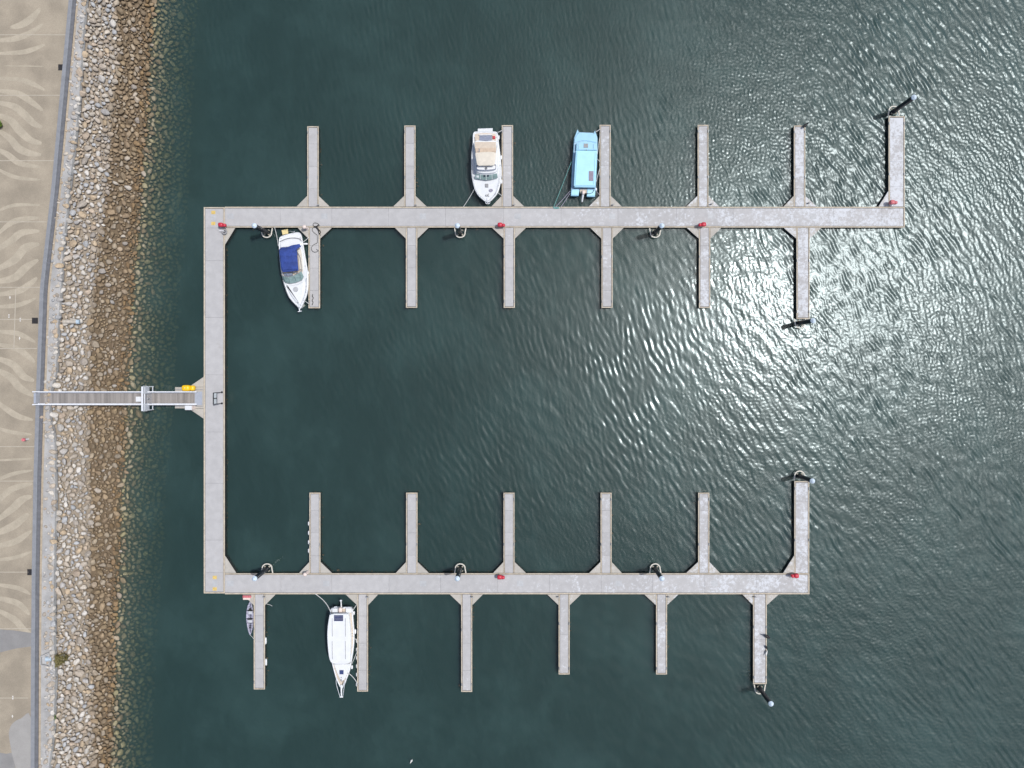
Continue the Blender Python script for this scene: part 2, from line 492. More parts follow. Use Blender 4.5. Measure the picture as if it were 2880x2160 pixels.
for y, x1 in ((98,187),(268,169),(452,152),(624,133),(808,114),(898,92),(980,104),(1256,98),(1353,94),(1609,80),(1768,88),(1963,80)):
    a, b = P(-70, y, 0), P(x1, y, 0); s_ = (H-PROM_Z)/H
    MB().add([(a.x*s_, a.y*s_-.05, PROM_Z+.015), (b.x*s_, b.y*s_-.05, PROM_Z+.015), (b.x*s_, b.y*s_+.05, PROM_Z+.015), (a.x*s_, a.y*s_+.05, PROM_Z+.015)], [(0,1,2,3)]).build("paving_joint", M["joint"], prom)
flat([(43.2,812),(45.6,812),(40.6,980),(37.6,980)], PROM_Z+.019, "joint", "lane_line", prom)
def glyph(cx, cy, kind):
    mb = MB(); z = PROM_Z+.021
    def poly(pts): 
        q = ccw([P(cx+x, cy+y, z) for x, y in pts]); mb.add([(p[0], p[1], z) for p in q], [tuple(range(len(q)))])
    if kind == 'arrow':
        poly([(-2.6,1),(0,-4),(2.6,1),(.8,1),(.8,5),(-.8,5),(-.8,1)])
    else:
        for s_ in (-3.4, 3.4):
            poly([(1.9*math.cos(a), s_+1.9*math.sin(a)) for a in (k*math.pi/4 for k in range(8))])
        poly([(-.6,-3),(.6,-3),(1.2,3),(0,3)]); poly([(-2,0),(2,-.8),(2,.4),(-2,1)])
    mb.build("lane_symbol", M["paint"], prom)
glyph(28, 836, 'arrow'); glyph(25, 889, 'bike'); glyph(57, 899, 'bike'); glyph(55, 951, 'arrow'); glyph(36, 1962, 'bike'); glyph(35, 2014, 'arrow')
for px, py in ((172.5,189.5),(98.5,902),(85.5,1609)):
    c = P(px, py, PROM_Z); 
    d = empty("drain_grate", c); r = 0.36
    tag(d, {189.5: "dark square drain grate beside the kerb, farthest from the gangway", 902: "dark square drain grate on the painted cycle lane", 1609: "dark square drain grate near the grey paving patch"}[py], "drain", "drain grates along the kerb")
    MB().box(c.x-r, c.x+r, c.y-r, c.y+r, PROM_Z-.05, PROM_Z+.014).build("pit", M["black"], d)
    fr = MB(); 
    for a in (-1, 1):
        fr.box(c.x-r-.04, c.x+r+.04, c.y+a*r-.03, c.y+a*r+.03, PROM_Z, PROM_Z+.03); fr.box(c.x+a*r-.03, c.x+a*r+.03, c.y-r, c.y+r, PROM_Z, PROM_Z+.028)
    fr.build("rim", M["grate"], d)
    for i in range(9):
        x = c.x-r+2*r*(i+.5)/9
        MB().box(x-.02, x+.02, c.y-r+.03, c.y+r-.03, PROM_Z, PROM_Z+.025).build("bar", M["grate"], d)

# ------------------------------------------------------------------ embankment and stones
gx = np.concatenate([np.linspace(0, 1, 24), np.linspace(1.1, 2.6, 20)])
gy = np.concatenate([[-FAR, -400, -150], np.arange(-80, 80.1, 0.9), [150, 400, FAR]])
V = []; F = []
for y in gy:
    a = float(rock_s(y)); w = float(water_e(y))
    for t in gx:
        x = a + (w-a)*t
        V.append((x, y, float(bed_z(x, y)) - 0.34 + (rnd.uniform(-.05, .05) if abs(y) < 90 else 0)))
m_ = len(gx)
for j in range(len(gy)-1):
    for i in range(m_-1):
        F.append((j*m_+i, j*m_+i+1, (j+1)*m_+i+1, (j+1)*m_+i))
mb = MB(); mb.v = V; mb.f = F
bank = mb.build("rock_embankment", M["soil"], smooth=True)
at = bank.data.color_attributes.new("tint", 'FLOAT_COLOR', 'POINT')
at.data.foreach_set("color", [c for (x, y, z) in V for c in (
    (.30, .255, .20, 1) if x < float(wet_e(y)) - .3 else (.15, .11, .068, 1) if x < float(water_e(y)) else (.13, .115, .065, 1))])
tag(bank, "sloping embankment of loose tan and grey stones", None, None, "structure")
mb = MB(); xb = -60
mb.add([(xb,-FAR,-6.6),(FAR,-FAR,-6.6),(FAR,FAR,-6.6),(xb,FAR,-6.6)], [(0,1,2,3)])
tag(mb.build("sea_bed", M["bed"]), "dark silt sea bed under the water", None, None, "structure")

def ico(sub):
    t = (1+5**.5)/2
    v = [(-1,t,0),(1,t,0),(-1,-t,0),(1,-t,0),(0,-1,t),(0,1,t),(0,-1,-t),(0,1,-t),(t,0,-1),(t,0,1),(-t,0,-1),(-t,0,1)]
    v = [Vector(p).normalized() for p in v]
    f = [(0,11,5),(0,5,1),(0,1,7),(0,7,10),(0,10,11),(1,5,9),(5,11,4),(11,10,2),(10,7,6),(7,1,8),(3,9,4),(3,4,2),(3,2,6),(3,6,8),(3,8,9),(4,9,5),(2,4,11),(6,2,10),(8,6,7),(9,8,1)]
    for _ in range(sub):
        cache = {}; nf = []
        def mid(a, b):
            k = (min(a, b), max(a, b))
            if k not in cache:
                v.append((v[a]+v[b]).normalized()); cache[k] = len(v)-1
            return cache[k]
        for a, b, c in f:
            ab, bc, ca = mid(a, b), mid(b, c), mid(c, a)
            nf += [(a,ab,ca),(b,bc,ab),(c,ca,bc),(ab,bc,ca)]
        f = nf
    return np.array([tuple(p) for p in v]), np.array(f)
def stone_template(sub, seed):
    r = np.random.default_rng(seed)
    v, f = ico(sub)
    # cut by random planes: angular quarry stone
    for _ in range(11):
        nrm = r.normal(size=3); nrm /= np.linalg.norm(nrm); d = r.uniform(0.52, 0.85)
        over = v@nrm - d
        v = v - np.clip(over, 0, None)[:, None]*nrm*0.92
    v *= np.array([1.15, 0.9, 0.72])*r.uniform(.92, 1.08, 3)
    v += r.normal(size=v.shape)*0.018
    return v, f
T1 = [stone_template(1, 100+i) for i in range(12)]
T0 = [stone_template(0, 200+i) for i in range(12)]
for v, f in T0: v *= 1.12

pal_dry = np.array([(.50,.43,.35),(.55,.49,.41),(.59,.55,.49),(.46,.40,.33),(.44,.42,.40),(.43,.435,.44),(.62,.585,.535),(.51,.40,.275),(.48,.39,.30),(.53,.50,.46),(.38,.335,.285)])*0.93
pal_wet = np.array([(.25,.185,.115),(.29,.215,.135),(.225,.165,.105),(.32,.26,.185),(.27,.20,.12),(.20,.15,.095),(.29,.24,.18)])*1.12
pal_sub = np.array([(.22,.195,.11),(.26,.23,.14),(.19,.165,.10),(.27,.235,.16),(.20,.16,.10)])*1.15
# dart throwing, large stones first
cells = {}
CELL = 1.3
stones = []
def lowfreq(x, y):
    return math.sin(x*.9+1.3*math.sin(y*.23))*.5 + math.sin(y*.61+x*.37)*.5
def try_add(x, y, r, tight):
    i, j = int(x//CELL), int(y//CELL)
    for a in (i-1, i, i+1):
        for b in (j-1, j, j+1):
            for (sx, sy, sr) in cells.get((a, b), ()):
                d = (r+sr)*tight
                if (sx-x)**2+(sy-y)**2 < d*d: return False
    cells.setdefault((i, j), []).append((x, y, r))
    stones.append((x, y, r))
    return True
YA, YB = -63.0, 60.0
for (r0, r1, tries, tight) in ((.44,.58,260,.92),(.33,.44,5000,.84),(.25,.33,18000,.80),(.19,.25,26000,.80),(.13,.19,36000,.82),(.09,.13,26000,.85)):
    for _ in range(tries):
        y = rnd.uniform(YA, YB)
        a = float(rock_s(y)); w = float(water_e(y))
        u = rnd.uniform(-.07, 1.62)
        x = a+(w-a)*u
        r = rnd.uniform(r0, r1)
        lf = lowfreq(x, y)
        tw = (x-a)/(float(wet_e(y))-a)      # >1: tidal zone
        if r > .26 and tw > 1.05 and u < 1.0 and lf > -.15 and rnd.random() < .5: continue
        if .15 < r < .3 and tw > 1.1 and u < .97 and lf > .25 and rnd.random() < .8: continue
        if r > .46 and tw > 1.0 and rnd.random() < .6: continue
        if u < .035 and (r > .3 or r < .15 or rnd.random() < .90): continue
        
        if r < .13 and u > 1.02: continue
        try_add(x, y, r, tight)
SX = np.array([s[0] for s in stones]); SY = np.array([s[1] for s in stones]); SR = np.array([s[2] for s in stones])
SZ = bed_z(SX, SY)
SZ = np.where(SX < rock_s(SY)+0.72, APRON_Z, SZ)
a_ = rock_s(SY); w_ = water_e(SY); U = (SX-a_)/(w_-a_); TW = (SX-a_)/(wet_e(SY)-a_)
n_st = len(stones)
def tint(i):
    tw = TW[i] + rng.normal()*.09
    if U[i] > 1.0 + rng.normal()*.015:
        c = pal_sub[rng.integers(len(pal_sub))]
    elif tw > 1.0:
        c = pal_wet[rng.integers(len(pal_wet))].copy()
        if rng.random() < .10: c = (c+pal_dry[rng.integers(len(pal_dry))])*.5
    elif tw > .88:
        c = (pal_wet[rng.integers(len(pal_wet))] + pal_dry[rng.integers(len(pal_dry))])*.5
    else:
        c = pal_dry[rng.integers(len(pal_dry))]
    if .86 < U[i] < 1.0: c = c*np.array([.84, .76, .64])          # weed-stained band at the tide line
    return np.clip(c*rng.uniform(.85, 1.15), 0, .72)
cols_ = np.array([tint(i) for i in range(n_st)])
# the 300 that show largest are parts of their own
fx = SX/(K*(H-SZ)/H)+NX; fy = NY-SY/(K*(H-SZ)/H)
seen = (fx > 0) & (fy > 0) & (fy < HH) & (U < 1.0)
big = set(np.argsort(-(SR*seen))[:300].tolist())
stone_me = []
for k, (v, f) in enumerate(T1):
    me = bpy.data.meshes.new("rock"); me.from_pydata(v.tolist(), [], f.tolist()); me.materials.append(M["rock"]); me.update(); stone_me.append(me)
VV = []; FF = []; CC = []; base = 0
for i in range(n_st):
    r = SR[i]; slope = -0.32
    ang = rng.uniform(0, 2*math.pi); sc = np.array([r*rng.uniform(.95, 1.25), r*rng.uniform(.85, 1.1), r*rng.uniform(.85, 1.15)])
    lift = rng.uniform(-.05, .22)*r + (0.02 if U[i] > 1 else 0)
    if i in big:
        o = bpy.data.objects.new("rock", stone_me[int(rng.integers(12))]); col.objects.link(o); o.parent = bank
        o.location = (SX[i], SY[i], SZ[i]+lift); o.rotation_euler = (rng.normal()*.3, .31+rng.normal()*.25, ang); o.scale = sc
        o.color = (*cols_[i], 1)
        continue
    v, f = (T1 if r > .24 else T0)[int(rng.integers(12))]
    ca, sa = math.cos(ang), math.sin(ang)
    p = v*sc
    tx, ty = rng.normal()*.35, .31+rng.normal()*.3
    p = p@np.array([[1,0,0],[0,math.cos(tx),math.sin(tx)],[0,-math.sin(tx),math.cos(tx)]])
    p = p@np.array([[ca,sa,0],[-sa,ca,0],[0,0,1]])
    p = p@np.array([[math.cos(ty),0,-math.sin(ty)],[0,1,0],[math.sin(ty),0,math.cos(ty)]])
    VV.append(p+np.array([SX[i], SY[i], SZ[i]+lift])); FF.append(f+base); base += len(v); CC.append(np.repeat(cols_[i][None], len(v), 0))
VV = np.concatenate(VV); FF = np.concatenate(FF); CC = np.concatenate(CC)
def np_mesh(name, V, F, m):
    me = bpy.data.meshes.new(name); k = F.shape[1]
    me.vertices.add(len(V)); me.vertices.foreach_set("co", V.astype(np.float32).ravel())
    me.loops.add(F.size); me.loops.foreach_set("vertex_index", F.astype(np.int32).ravel())
    me.polygons.add(len(F)); me.polygons.foreach_set("loop_start", np.arange(0, F.size, k, dtype=np.int32))
    me.materials.append(m); me.update(calc_edges=True)
    return me
me = np_mesh("small_rocks", VV, FF, M["rocks"])
at = me.color_attributes.new("tint", 'FLOAT_COLOR', 'POINT')
at.data.foreach_set("color", np.concatenate([CC, np.ones((len(CC), 1))], 1).astype(np.float32).ravel())
so = link_mesh("small_rocks", me, bank); so["kind"] = "stuff"

# ------------------------------------------------------------------ water
def spectrum_field(n, step, lam, lam_spread, ang, ang_spread, seed, iso=0.0):
    r = np.random.default_rng(seed)
    kx = np.fft.fftfreq(n, step)*2*np.pi; KX, KY = np.meshgrid(kx, kx)
    kk = np.hypot(KX, KY)+1e-9; th = np.arctan2(KY, KX)
    k0 = 2*np.pi/lam
    A = np.exp(-(np.log(kk/k0)/lam_spread)**2/2)
    d = np.angle(np.exp(1j*(th-ang)))
    D = np.exp(-(d/ang_spread)**2/2) + iso
    ph = r.normal(size=(n, n))+1j*r.normal(size=(n, n))
    h = np.real(np.fft.ifft2(ph*A*D/kk))
    gy_, gx_ = np.gradient(h, step)
    return h/np.sqrt((gx_**2+gy_**2).mean())
NW = 1024; ST = 0.13
R_ = math.radians
f_main = spectrum_field(NW, ST, 0.95, .22, R_(217), R_(11), 1, 0.018)
f_main2 = spectrum_field(NW, ST, 0.78, .22, R_(194), R_(12), 2, 0.018)
f_fine = spectrum_field(NW, ST, 0.50, .20, R_(202), R_(34), 3, 0.12)
f_fine2 = spectrum_field(NW, ST, 0.48, .20, R_(262), R_(35), 4, 0.10)
f_long = spectrum_field(NW, ST, 2.2, .35, R_(235), R_(40), 5, 0.1)
f_patch = spectrum_field(NW, ST, 26.0, .5, 0, 3.0, 6, 1.0)
f_patch = f_patch/f_patch.std()
x0w, x1w, y0w, y1w = -57.0, 74.0, -60.0, 56.0
wx = np.arange(x0w, x1w, ST); wy = np.arange(y0w, y1w, ST)
nx, ny = len(wx), len(wy)
X, Y = np.meshgrid(wx, wy)
PX = X/K+NX; PY = NY-Y/K
sm = lambda a, b, v: (lambda t: t*t*(3-2*t))(np.clip((v-a)/(b-a), 0, 1))
crop = lambda f: f[:ny, :nx]
patch = crop(f_patch)
inside = (1-sm(1900, 2300, PX))*sm(560, 660, PY)*(1-sm(1560, 1640, PY))          # between the two walkways
south = sm(1640, 1720, PY)*(1-sm(2050, 2350, PX))                                  # lee of the shorter walkway
openw = sm(1750, 2450, PX + 0.25*(1080-PY)*0.3)
northm = 1-sm(560, 640, PY)
a_main = 0.010 + 0.062*openw + 0.022*inside*sm(1000, 1800, PX)*sm(900, 1200, PY) + 0.020*northm*sm(900, 1900, PX) - 0.004*south
a_main2 = 0.008 + 0.030*openw + 0.019*inside*sm(1000, 1600, PX)*sm(700, 900, PY) + 0.014*northm
a_fine = 0.006 + 0.045*openw + 0.030*northm*sm(700, 1500, PX) + 0.026*inside*sm(1100, 1900, PX)*sm(1000, 1200, PY) - .002*south
a_fine2 = 0.004 + 0.030*openw
a_long = 0.006 + 0.020*openw + .010*inside*sm(900, 1400, PX) + 0.006*south
mod = np.clip(1+.35*patch, .35, 1.7)
Zw = (crop(f_main)*a_main + crop(f_main2)*a_main2)*mod + (crop(f_fine)*a_fine + crop(f_fine2)*a_fine2)*np.clip(1-.3*patch, .4, 1.6) + crop(f_long)*a_long
edge = sm(0, 6, X-x0w)*sm(0, 4, x1w-X)*sm(0, 4, Y-y0w)*sm(0, 4, y1w-Y)
Zw = Zw*edge*np.clip(sm(0, 3, X-water_e(Y))*0.8+.2, 0, 1)
# stretch the sheet to the horizon with coarse rows and columns
gr = np.cumsum(np.geomspace(1.0, 900, 18))
ex = np.concatenate([wx, x1w+gr]); ey = np.concatenate([y0w-gr[::-1], wy, y1w+gr])
ex = np.concatenate([[x0w-6], ex])
EX, EY = np.meshgrid(ex, ey)
EZ = np.zeros_like(EX); EZ[18:18+ny, 1:1+nx] = Zw
n1, n0 = EX.shape
Vt = np.stack([EX, EY, EZ], -1).reshape(-1, 3)
idx = np.arange(n1*n0).reshape(n1, n0)
Ft = np.stack([idx[:-1, :-1], idx[:-1, 1:], idx[1:, 1:], idx[1:, :-1]], -1).reshape(-1, 4)
# close the body of water: skirt and bottom
per = np.concatenate([idx[0, :], idx[1:, -1], idx[-1, -2::-1], idx[-2:0:-1, 0]])
lowv = Vt[per].copy(); lowv[:, 2] = -8.0
b0 = len(Vt); npz = len(per); j = np.arange(npz); jn = (j+1) % npz
Fs = np.stack([per[jn], per[j], b0+j, b0+jn], -1)
cen = b0+npz
corners = [(ex[0], ey[0]), (ex[-1], ey[0]), (ex[-1], ey[-1]), (ex[0], ey[-1])]
Vt = np.concatenate([Vt, lowv])
ci = [b0+0, b0+n0-1, b0+n0-1+n1-1, b0+2*(n0-1)+n1-1]
Fb = np.array([[ci[3], ci[2], ci[1], ci[0]]])
me = np_mesh("water", Vt, np.concatenate([Ft, Fs, Fb]), None)
chop = np.clip(0.10+0.9*openw+0.50*inside*sm(1000, 1700, PX)*sm(650, 900, PY)+0.40*northm*sm(700, 1900, PX)+0.15*south*sm(1200, 2200, PX)+0.05*patch, 0.05, 1)
CH = np.full(EX.shape, 0.6); CH[18:18+ny, 1:1+nx] = chop
CH = np.concatenate([CH.ravel(), np.zeros(npz)])
me.attributes.new("chop", 'FLOAT', 'POINT').data.foreach_set("value", CH.astype(np.float32))
sm_flag = np.zeros(len(me.polygons), dtype=bool); sm_flag[:len(Ft)] = True
me.polygons.foreach_set("use_smooth", sm_flag)

wm = bpy.data.materials.new("sea_water"); wm.use_nodes = True
t = wm.node_tree; t.nodes.clear()
out = N(t, "ShaderNodeOutputMaterial")
geo = N(t, "ShaderNodeNewGeometry")
b1 = N(t, "ShaderNodeBump"); b1.inputs["Strength"].default_value = 0.9; b1.inputs["Distance"].default_value = 0.012
t.links.new(noise(t, 4.5, 4, 0.6), b1.inputs["Height"])
fr = N(t, "ShaderNodeFresnel"); fr.inputs[0].default_value = 1.33
frg = mathn(t, 'MULTIPLY', fr.outputs[0], 1.95, clamp=True)
ch = N(t, "ShaderNodeAttribute", attribute_name="chop").outputs["Fac"]                   # sheltered water is smoother
def lerp(a, b):
    n = N(t, "ShaderNodeMapRange"); t.links.new(ch, n.inputs[0]); n.inputs[3].default_value = a; n.inputs[4].default_value = b
    return n.outputs[0]
g1 = N(t, "ShaderNodeBsdfGlossy"); t.links.new(lerp(0.06, 0.24), g1.inputs["Roughness"])   # ripples one can see
g2 = N(t, "ShaderNodeBsdfGlossy"); t.links.new(lerp(0.26, 0.46), g2.inputs["Roughness"])   # wavelets too small to see
t.links.new(lerp(0.25, 1.0), b1.inputs["Strength"])
t.links.new(b1.outputs[0], g1.inputs["Normal"]); t.links.new(b1.outputs[0], g2.inputs["Normal"])
for g_ in (g1, g2): g_.inputs["Color"].default_value = (0.86, 0.97, 1.0, 1)
gl = N(t, "ShaderNodeMixShader"); t.links.new(lerp(0.38, 0.52), gl.inputs[0])
t.links.new(g1.outputs[0], gl.inputs[1]); t.links.new(g2.outputs[0], gl.inputs[2])
tr = N(t, "ShaderNodeBsdfTransparent")
silt = N(t, "ShaderNodeBsdfDiffuse"); silt.inputs["Color"].default_value = (0.075, 0.150, 0.140, 1)   # cloudy silt tint; its patches imitate uneven sky reflection in colour
sf = ramp(t, noise(t, 0.07, 5, 0.6), 0.42, 0.68)
sf2 = ramp(t, noise(t, 0.55, 4, 0.6, stretch=(1.0, 0.35, 1.0)), 0.40, 0.75)
sfac = mathn(t, 'ADD', mathn(t, 'MULTIPLY', sf, 0.16), mathn(t, 'MULTIPLY', sf2, 0.07))
body = N(t, "ShaderNodeMixShader"); t.links.new(sfac, body.inputs[0]); t.links.new(tr.outputs[0], body.inputs[1]); t.links.new(silt.outputs[0], body.inputs[2])
mx = N(t, "ShaderNodeMixShader")
t.links.new(frg, mx.inputs[0]); t.links.new(body.outputs[0], mx.inputs[1]); t.links.new(gl.outputs[0], mx.inputs[2])
t.links.new(mx.outputs[0], out.inputs["Surface"])
vsn = N(t, "ShaderNodeVolumeScatter"); vsn.inputs["Color"].default_value = (0.106, 0.218, 0.246, 1); vsn.inputs["Density"].default_value = 1.0
van = N(t, "ShaderNodeVolumeAbsorption"); van.inputs["Color"].default_value = (0.38, 0.54, 0.42, 1); van.inputs["Density"].default_value = 1.0
ad = N(t, "ShaderNodeAddShader"); t.links.new(vsn.outputs[0], ad.inputs[0]); t.links.new(van.outputs[0], ad.inputs[1])
t.links.new(ad.outputs[0], out.inputs["Volume"])
me.materials.clear(); me.materials.append(wm)
water = link_mesh("water", me); tag(water, "dark teal rippled harbour water with sun glitter", None, None, "structure")
#@@PART2@@
# ------------------------------------------------------------------ pontoons
DZ = 0.55           # deck height above the water
def wp(px, py, z=DZ):
    p = P(px, py, z); return p.x, p.y

def weed(parent, edges, seed, dens=1.0):
    """tufts of weed and mussels hanging along the float edges"""
    r = random.Random(seed); mb = MB()
    for (x0, y0, x1, y1, nx_, ny_) in edges:
        L = math.hypot(x1-x0, y1-y0)
        for _ in range(int(L*1.5*dens)):
            t = r.random(); o = abs(r.gauss(0, .10))+.02; k = r.uniform(.04, .11)
            if r.random() < .10: o = r.uniform(.05, .3); k = r.uniform(.10, .2)
            z = -r.uniform(.06, .22) - o*.3
            c = (x0+(x1-x0)*t+nx_*o, y0+(y1-y0)*t+ny_*o, z)
            mb.blob(c, k*r.uniform(.7, 1.3), k*r.uniform(.7, 1.3), k*.7, 5, 4)
    if mb.v: mb.build("weed", M["weed"], parent, kind="stuff")

def cleat(parent, x, y, along_x, z=DZ):
    mb = MB(); a, b = (.14, .03) if along_x else (.03, .14)
    for s_ in (-.5, .5):
        mb.box(x+s_*a-.025, x+s_*a+.025, y+s_*b-.025, y+s_*b+.025, z, z+.09)
    mb.tube([(x-a*1.3, y-b*1.3 if not along_x else y, z+.10), (x+a*1.3, y+b*1.3 if not along_x else y, z+.10)] if along_x else
            [(x, y-b*1.3, z+.10), (x, y+b*1.3, z+.10)], .035, 6)
    mb.build("cleat", M["steel"], parent)

def run_panels(parent, x0, x1, y0, y1, cuts, horizontal, e=0.17, gap=0.014, ends=(True, True)):
    """edge boards all round, deck panels between cuts (world coordinates)"""
    # substructure
    MB().box(x0+.07, x1-.07, y0+.07, y1-.07, -.55, DZ-.11).build("float", M["float"], parent)
    g = .045
    if horizontal:
        MB().bbox(x0, x1, y1-e, y1, DZ-.07, DZ+.03).build("edge_board", M["edge"], parent)
        MB().bbox(x0, x1, y0, y0+e, DZ-.07, DZ+.03).build("edge_board", M["edge"], parent)
        a, b = x0, x1
        if ends[0]: MB().bbox(x0, x0+e, y0+e+.01, y1-e-.01, DZ-.07, DZ+.03).build("edge_board", M["edge"], parent); a = x0+e+g
        if ends[1]: MB().bbox(x1-e, x1, y0+e+.01, y1-e-.01, DZ-.07, DZ+.03).build("edge_board", M["edge"], parent); b = x1-e-g
        cs = [a]+[c for c in cuts if a+.3 < c < b-.3]+[b]
        for p, q in zip(cs[:-1], cs[1:]):
            MB().bbox(p+gap/2, q-gap/2, y0+e+g, y1-e-g, DZ-.10, DZ, .006).build("deck_panel", M["deck"], parent)
    else:
        MB().bbox(x0, x0+e, y0, y1, DZ-.07, DZ+.03).build("edge_board", M["edge"], parent)
        MB().bbox(x1-e, x1, y0, y1, DZ-.07, DZ+.03).build("edge_board", M["edge"], parent)
        a, b = y0, y1
        if ends[0]: MB().bbox(x0+e+.01, x1-e-.01, y0, y0+e, DZ-.07, DZ+.03).build("edge_board", M["edge"], parent); a = y0+e+g
        if ends[1]: MB().bbox(x0+e+.01, x1-e-.01, y1-e, y1, DZ-.07, DZ+.03).build("edge_board", M["edge"], parent); b = y1-e-g
        cs = [a]+[c for c in sorted(cuts) if a+.3 < c < b-.3]+[b]
        for p, q in zip(cs[:-1], cs[1:]):
            MB().bbox(x0+e+g, x1-e-g, p+gap/2, q-gap/2, DZ-.10, DZ, .006).build("deck_panel", M["deck"], parent)

def gusset(parent, pts):
    poly = ccw([(*wp(x, y), 0) for x, y in pts])
    MB().prism(inset(poly, .05), -.45, DZ-.12).build("gusset_float", M["float"], parent)
    mb = MB(); i2 = inset(poly, .02)
    mb.loft([atz(poly, DZ-.08), atz(poly, DZ-.012), atz(i2, DZ+.008)])
    mb.build("gusset", M["gusset"], parent)

def plate(parent, px, py, w, h, m="hatch", name="cover_plate"):
    x, y = wp(px, py)
    MB().bbox(x-w/2, x+w/2, y-h/2, y+h/2, DZ-.01, DZ+.012, .005).build(name, M[m], parent)

# the shore-side walkway (spine)
x0, y1 = wp(573, 582.5); x1, y0 = wp(632, 1669)
spine = empty("walkway_pontoon", ((x0+x1)/2, (y0+y1)/2, 0))
tag(spine, "grey walkway pontoon parallel to the shore, joined by the gangway", "pontoon")
run_panels(spine, x0, x1, y0, y1, [wp(0, p)[1] for p in (641,733,893,1054,1215,1359,1519,1610)], False)
gusset(spine, [(632.6,688),(632.6,641),(661,641)]); gusset(spine, [(632.6,1563),(632.6,1611.5),(664,1611.5)])
gusset(spine, [(572.4,1060),(572.4,1088.2),(531,1088.2)]); gusset(spine, [(572.4,1177.5),(572.4,1149.2),(531,1149.2)])
xa, ya = wp(492, 1148.6); xb_, yb = wp(572.4, 1088.8)
MB().box(xa+.03, xb_, ya+.03, yb-.03, -.5, DZ-.12).build("landing_float", M["float"], spine)
MB().bbox(xa, xb_, ya, yb, DZ-.2, DZ-.01).build("landing_deck", M["gusset"], spine)
for yy in (1095.5, 1143):
    y_ = wp(0, yy)[1]; MB().box(xa+.05, xb_-.1, y_-.05, y_+.05, DZ-.02, DZ+.02).build("landing_beam", M["grey"], spine)
for yy in (597.5, 628.5, 1624, 1656.5):
    plate(spine, 600 if yy < 1000 else 604, yy, .55, .45, "yellowpaint", "yellow_marking")
plate(spine, 600, 612, .72, .78); plate(spine, 604, 1640, .72, .72)
for yy in (800, 1000, 1250, 1450):
    x_, y_ = wp(628.5, yy); cleat(spine, x_, y_, False, DZ+.03)
weed(spine, [(x1, y0+5, x1, y1-5, 1, 0)], 1, .8)

# walkways
def walkway(label, pxa, pxb, pya, pyb, cuts, hatches, hy, seed):
    x0, y1 = wp(pxa, pya); x1, y0 = wp(pxb, pyb)
    o = empty("walkway_pontoon", ((x0+x1)/2, (y0+y1)/2, 0)); tag(o, label, "pontoon")
    run_panels(o, x0, x1, y0, y1, [wp(c, 0)[0] for c in cuts], True, ends=(False, True))
    for h in hatches: plate(o, h, hy, .86, .74)
    weed(o, [(x0+2, y0, x1, y0, 0, -1), (x0+2, y1, x1, y1, 0, 1)], seed, .5)
    return o
north = walkway("longer grey walkway pontoon, twelve narrow fingers along its two sides", 632.6, 2545, 581.5, 640, [788,933,1093,1253,1416,1578,1738,1902,2062,2222,2345,2480], (648,912,1189,1456,1722,2000,2287), 608, 2)
south_w = walkway("shorter grey walkway pontoon with the small grey kayak tied below it", 632.6, 2276.5, 1612.3, 1671.3, [790,933,1094,1239,1400,1545,1691,1836,1982,2127], (648,918,1190,1463,1740,2010), 1641, 3)
south_w["label"] = "shorter grey walkway pontoon, fingers staggered on its two sides"

ORD = ["first", "second", "third", "fourth", "fifth", "sixth", "seventh"]
def finger(label, xa, xb, yroot, ytip, gl, gr, gy, group, end_pile=False, seed=0):
    """xa..xb sides, yroot at the walkway, ytip the free end, gl / gr gusset toes on the walkway, gy gusset apex"""
    up = ytip < yroot
    x0, _ = wp(xa, 0); x1, _ = wp(xb, 0); yr = wp(0, yroot)[1]; yt = wp(0, ytip)[1]
    y0, y1 = (yr, yt) if up else (yt, yr)
    o = empty("finger_pontoon", ((x0+x1)/2, yr, 0)); tag(o, label, "pontoon", group)
    L = abs(ytip-yroot)
    cuts = [wp(0, yroot+(ytip-yroot)*f)[1] for f in (.22, .50, .78)]
    run_panels(o, x0, x1, y0, y1, cuts, False, e=.15, ends=(not up, up))
    if gl is not None: gusset(o, [(xa-.4, yroot), (gl, yroot), (xa-.4, gy)])
    if gr is not None: gusset(o, [(xb+.4, yroot), (gr, yroot), (xb+.4, gy)])
    for f in (.36, .92):
        yy = yr+(yt-yr)*f
        cleat(o, x0+.08, yy, False, DZ+.03); cleat(o, x1-.08, yy, False, DZ+.03)
    sg = 1 if up else -1
    weed(o, [(x0, y0+.5, x0, y1-1.5, -1, 0), (x1, y0+.5, x1, y1-1.5, 1, 0), (x0, yt, x1, yt, 0, sg)], 50+seed, .9)
    return o
GO = "finger pontoons on the outer side of the longer walkway"
GI = "finger pontoons on the basin side of the longer walkway"
GH = "finger pontoons on the basin side of the shorter walkway"
GJ = "finger pontoons on the outer side of the shorter walkway"
F = [(864,896,355,834,927),(1137,1168.5,353,1106,1200),(1411,1443,352,1382,1474),(1686,1717.5,351,1656,1749),(1962,1992.5,351,1930,2023),(2232.6,2265,353,2204,2297)]
fing = {}
for i, (a, b, tip, gl, gr) in enumerate(F):
    fing['F', i] = finger(f"{ORD[i]} finger pontoon from the shore, outer side of the longer walkway", a, b, 580.7, tip, gl, gr, 551, GO, seed=i)
fing['F', 6] = finger("wide end finger pontoon, outer side of the longer walkway, tall pile at tip", 2499, 2544.5, 580.7, 327, 2471, None, 537, GO, True, 6)
G = [(867.5,900,867,837,933),(1141.5,1173.4,866,1110.6,1205),(1416.6,1448,866,1384,1479),(1691.6,1723,866,1660,1754),(1965.7,1997.6,866,1931.5,2028.5)]
for i, (a, b, tip, gl, gr) in enumerate(G):
    fing['G', i] = finger(f"{ORD[i]} finger pontoon from the shore, basin side of the longer walkway", a, b, 640.8, tip, gl, gr, 671, GI, seed=10+i)
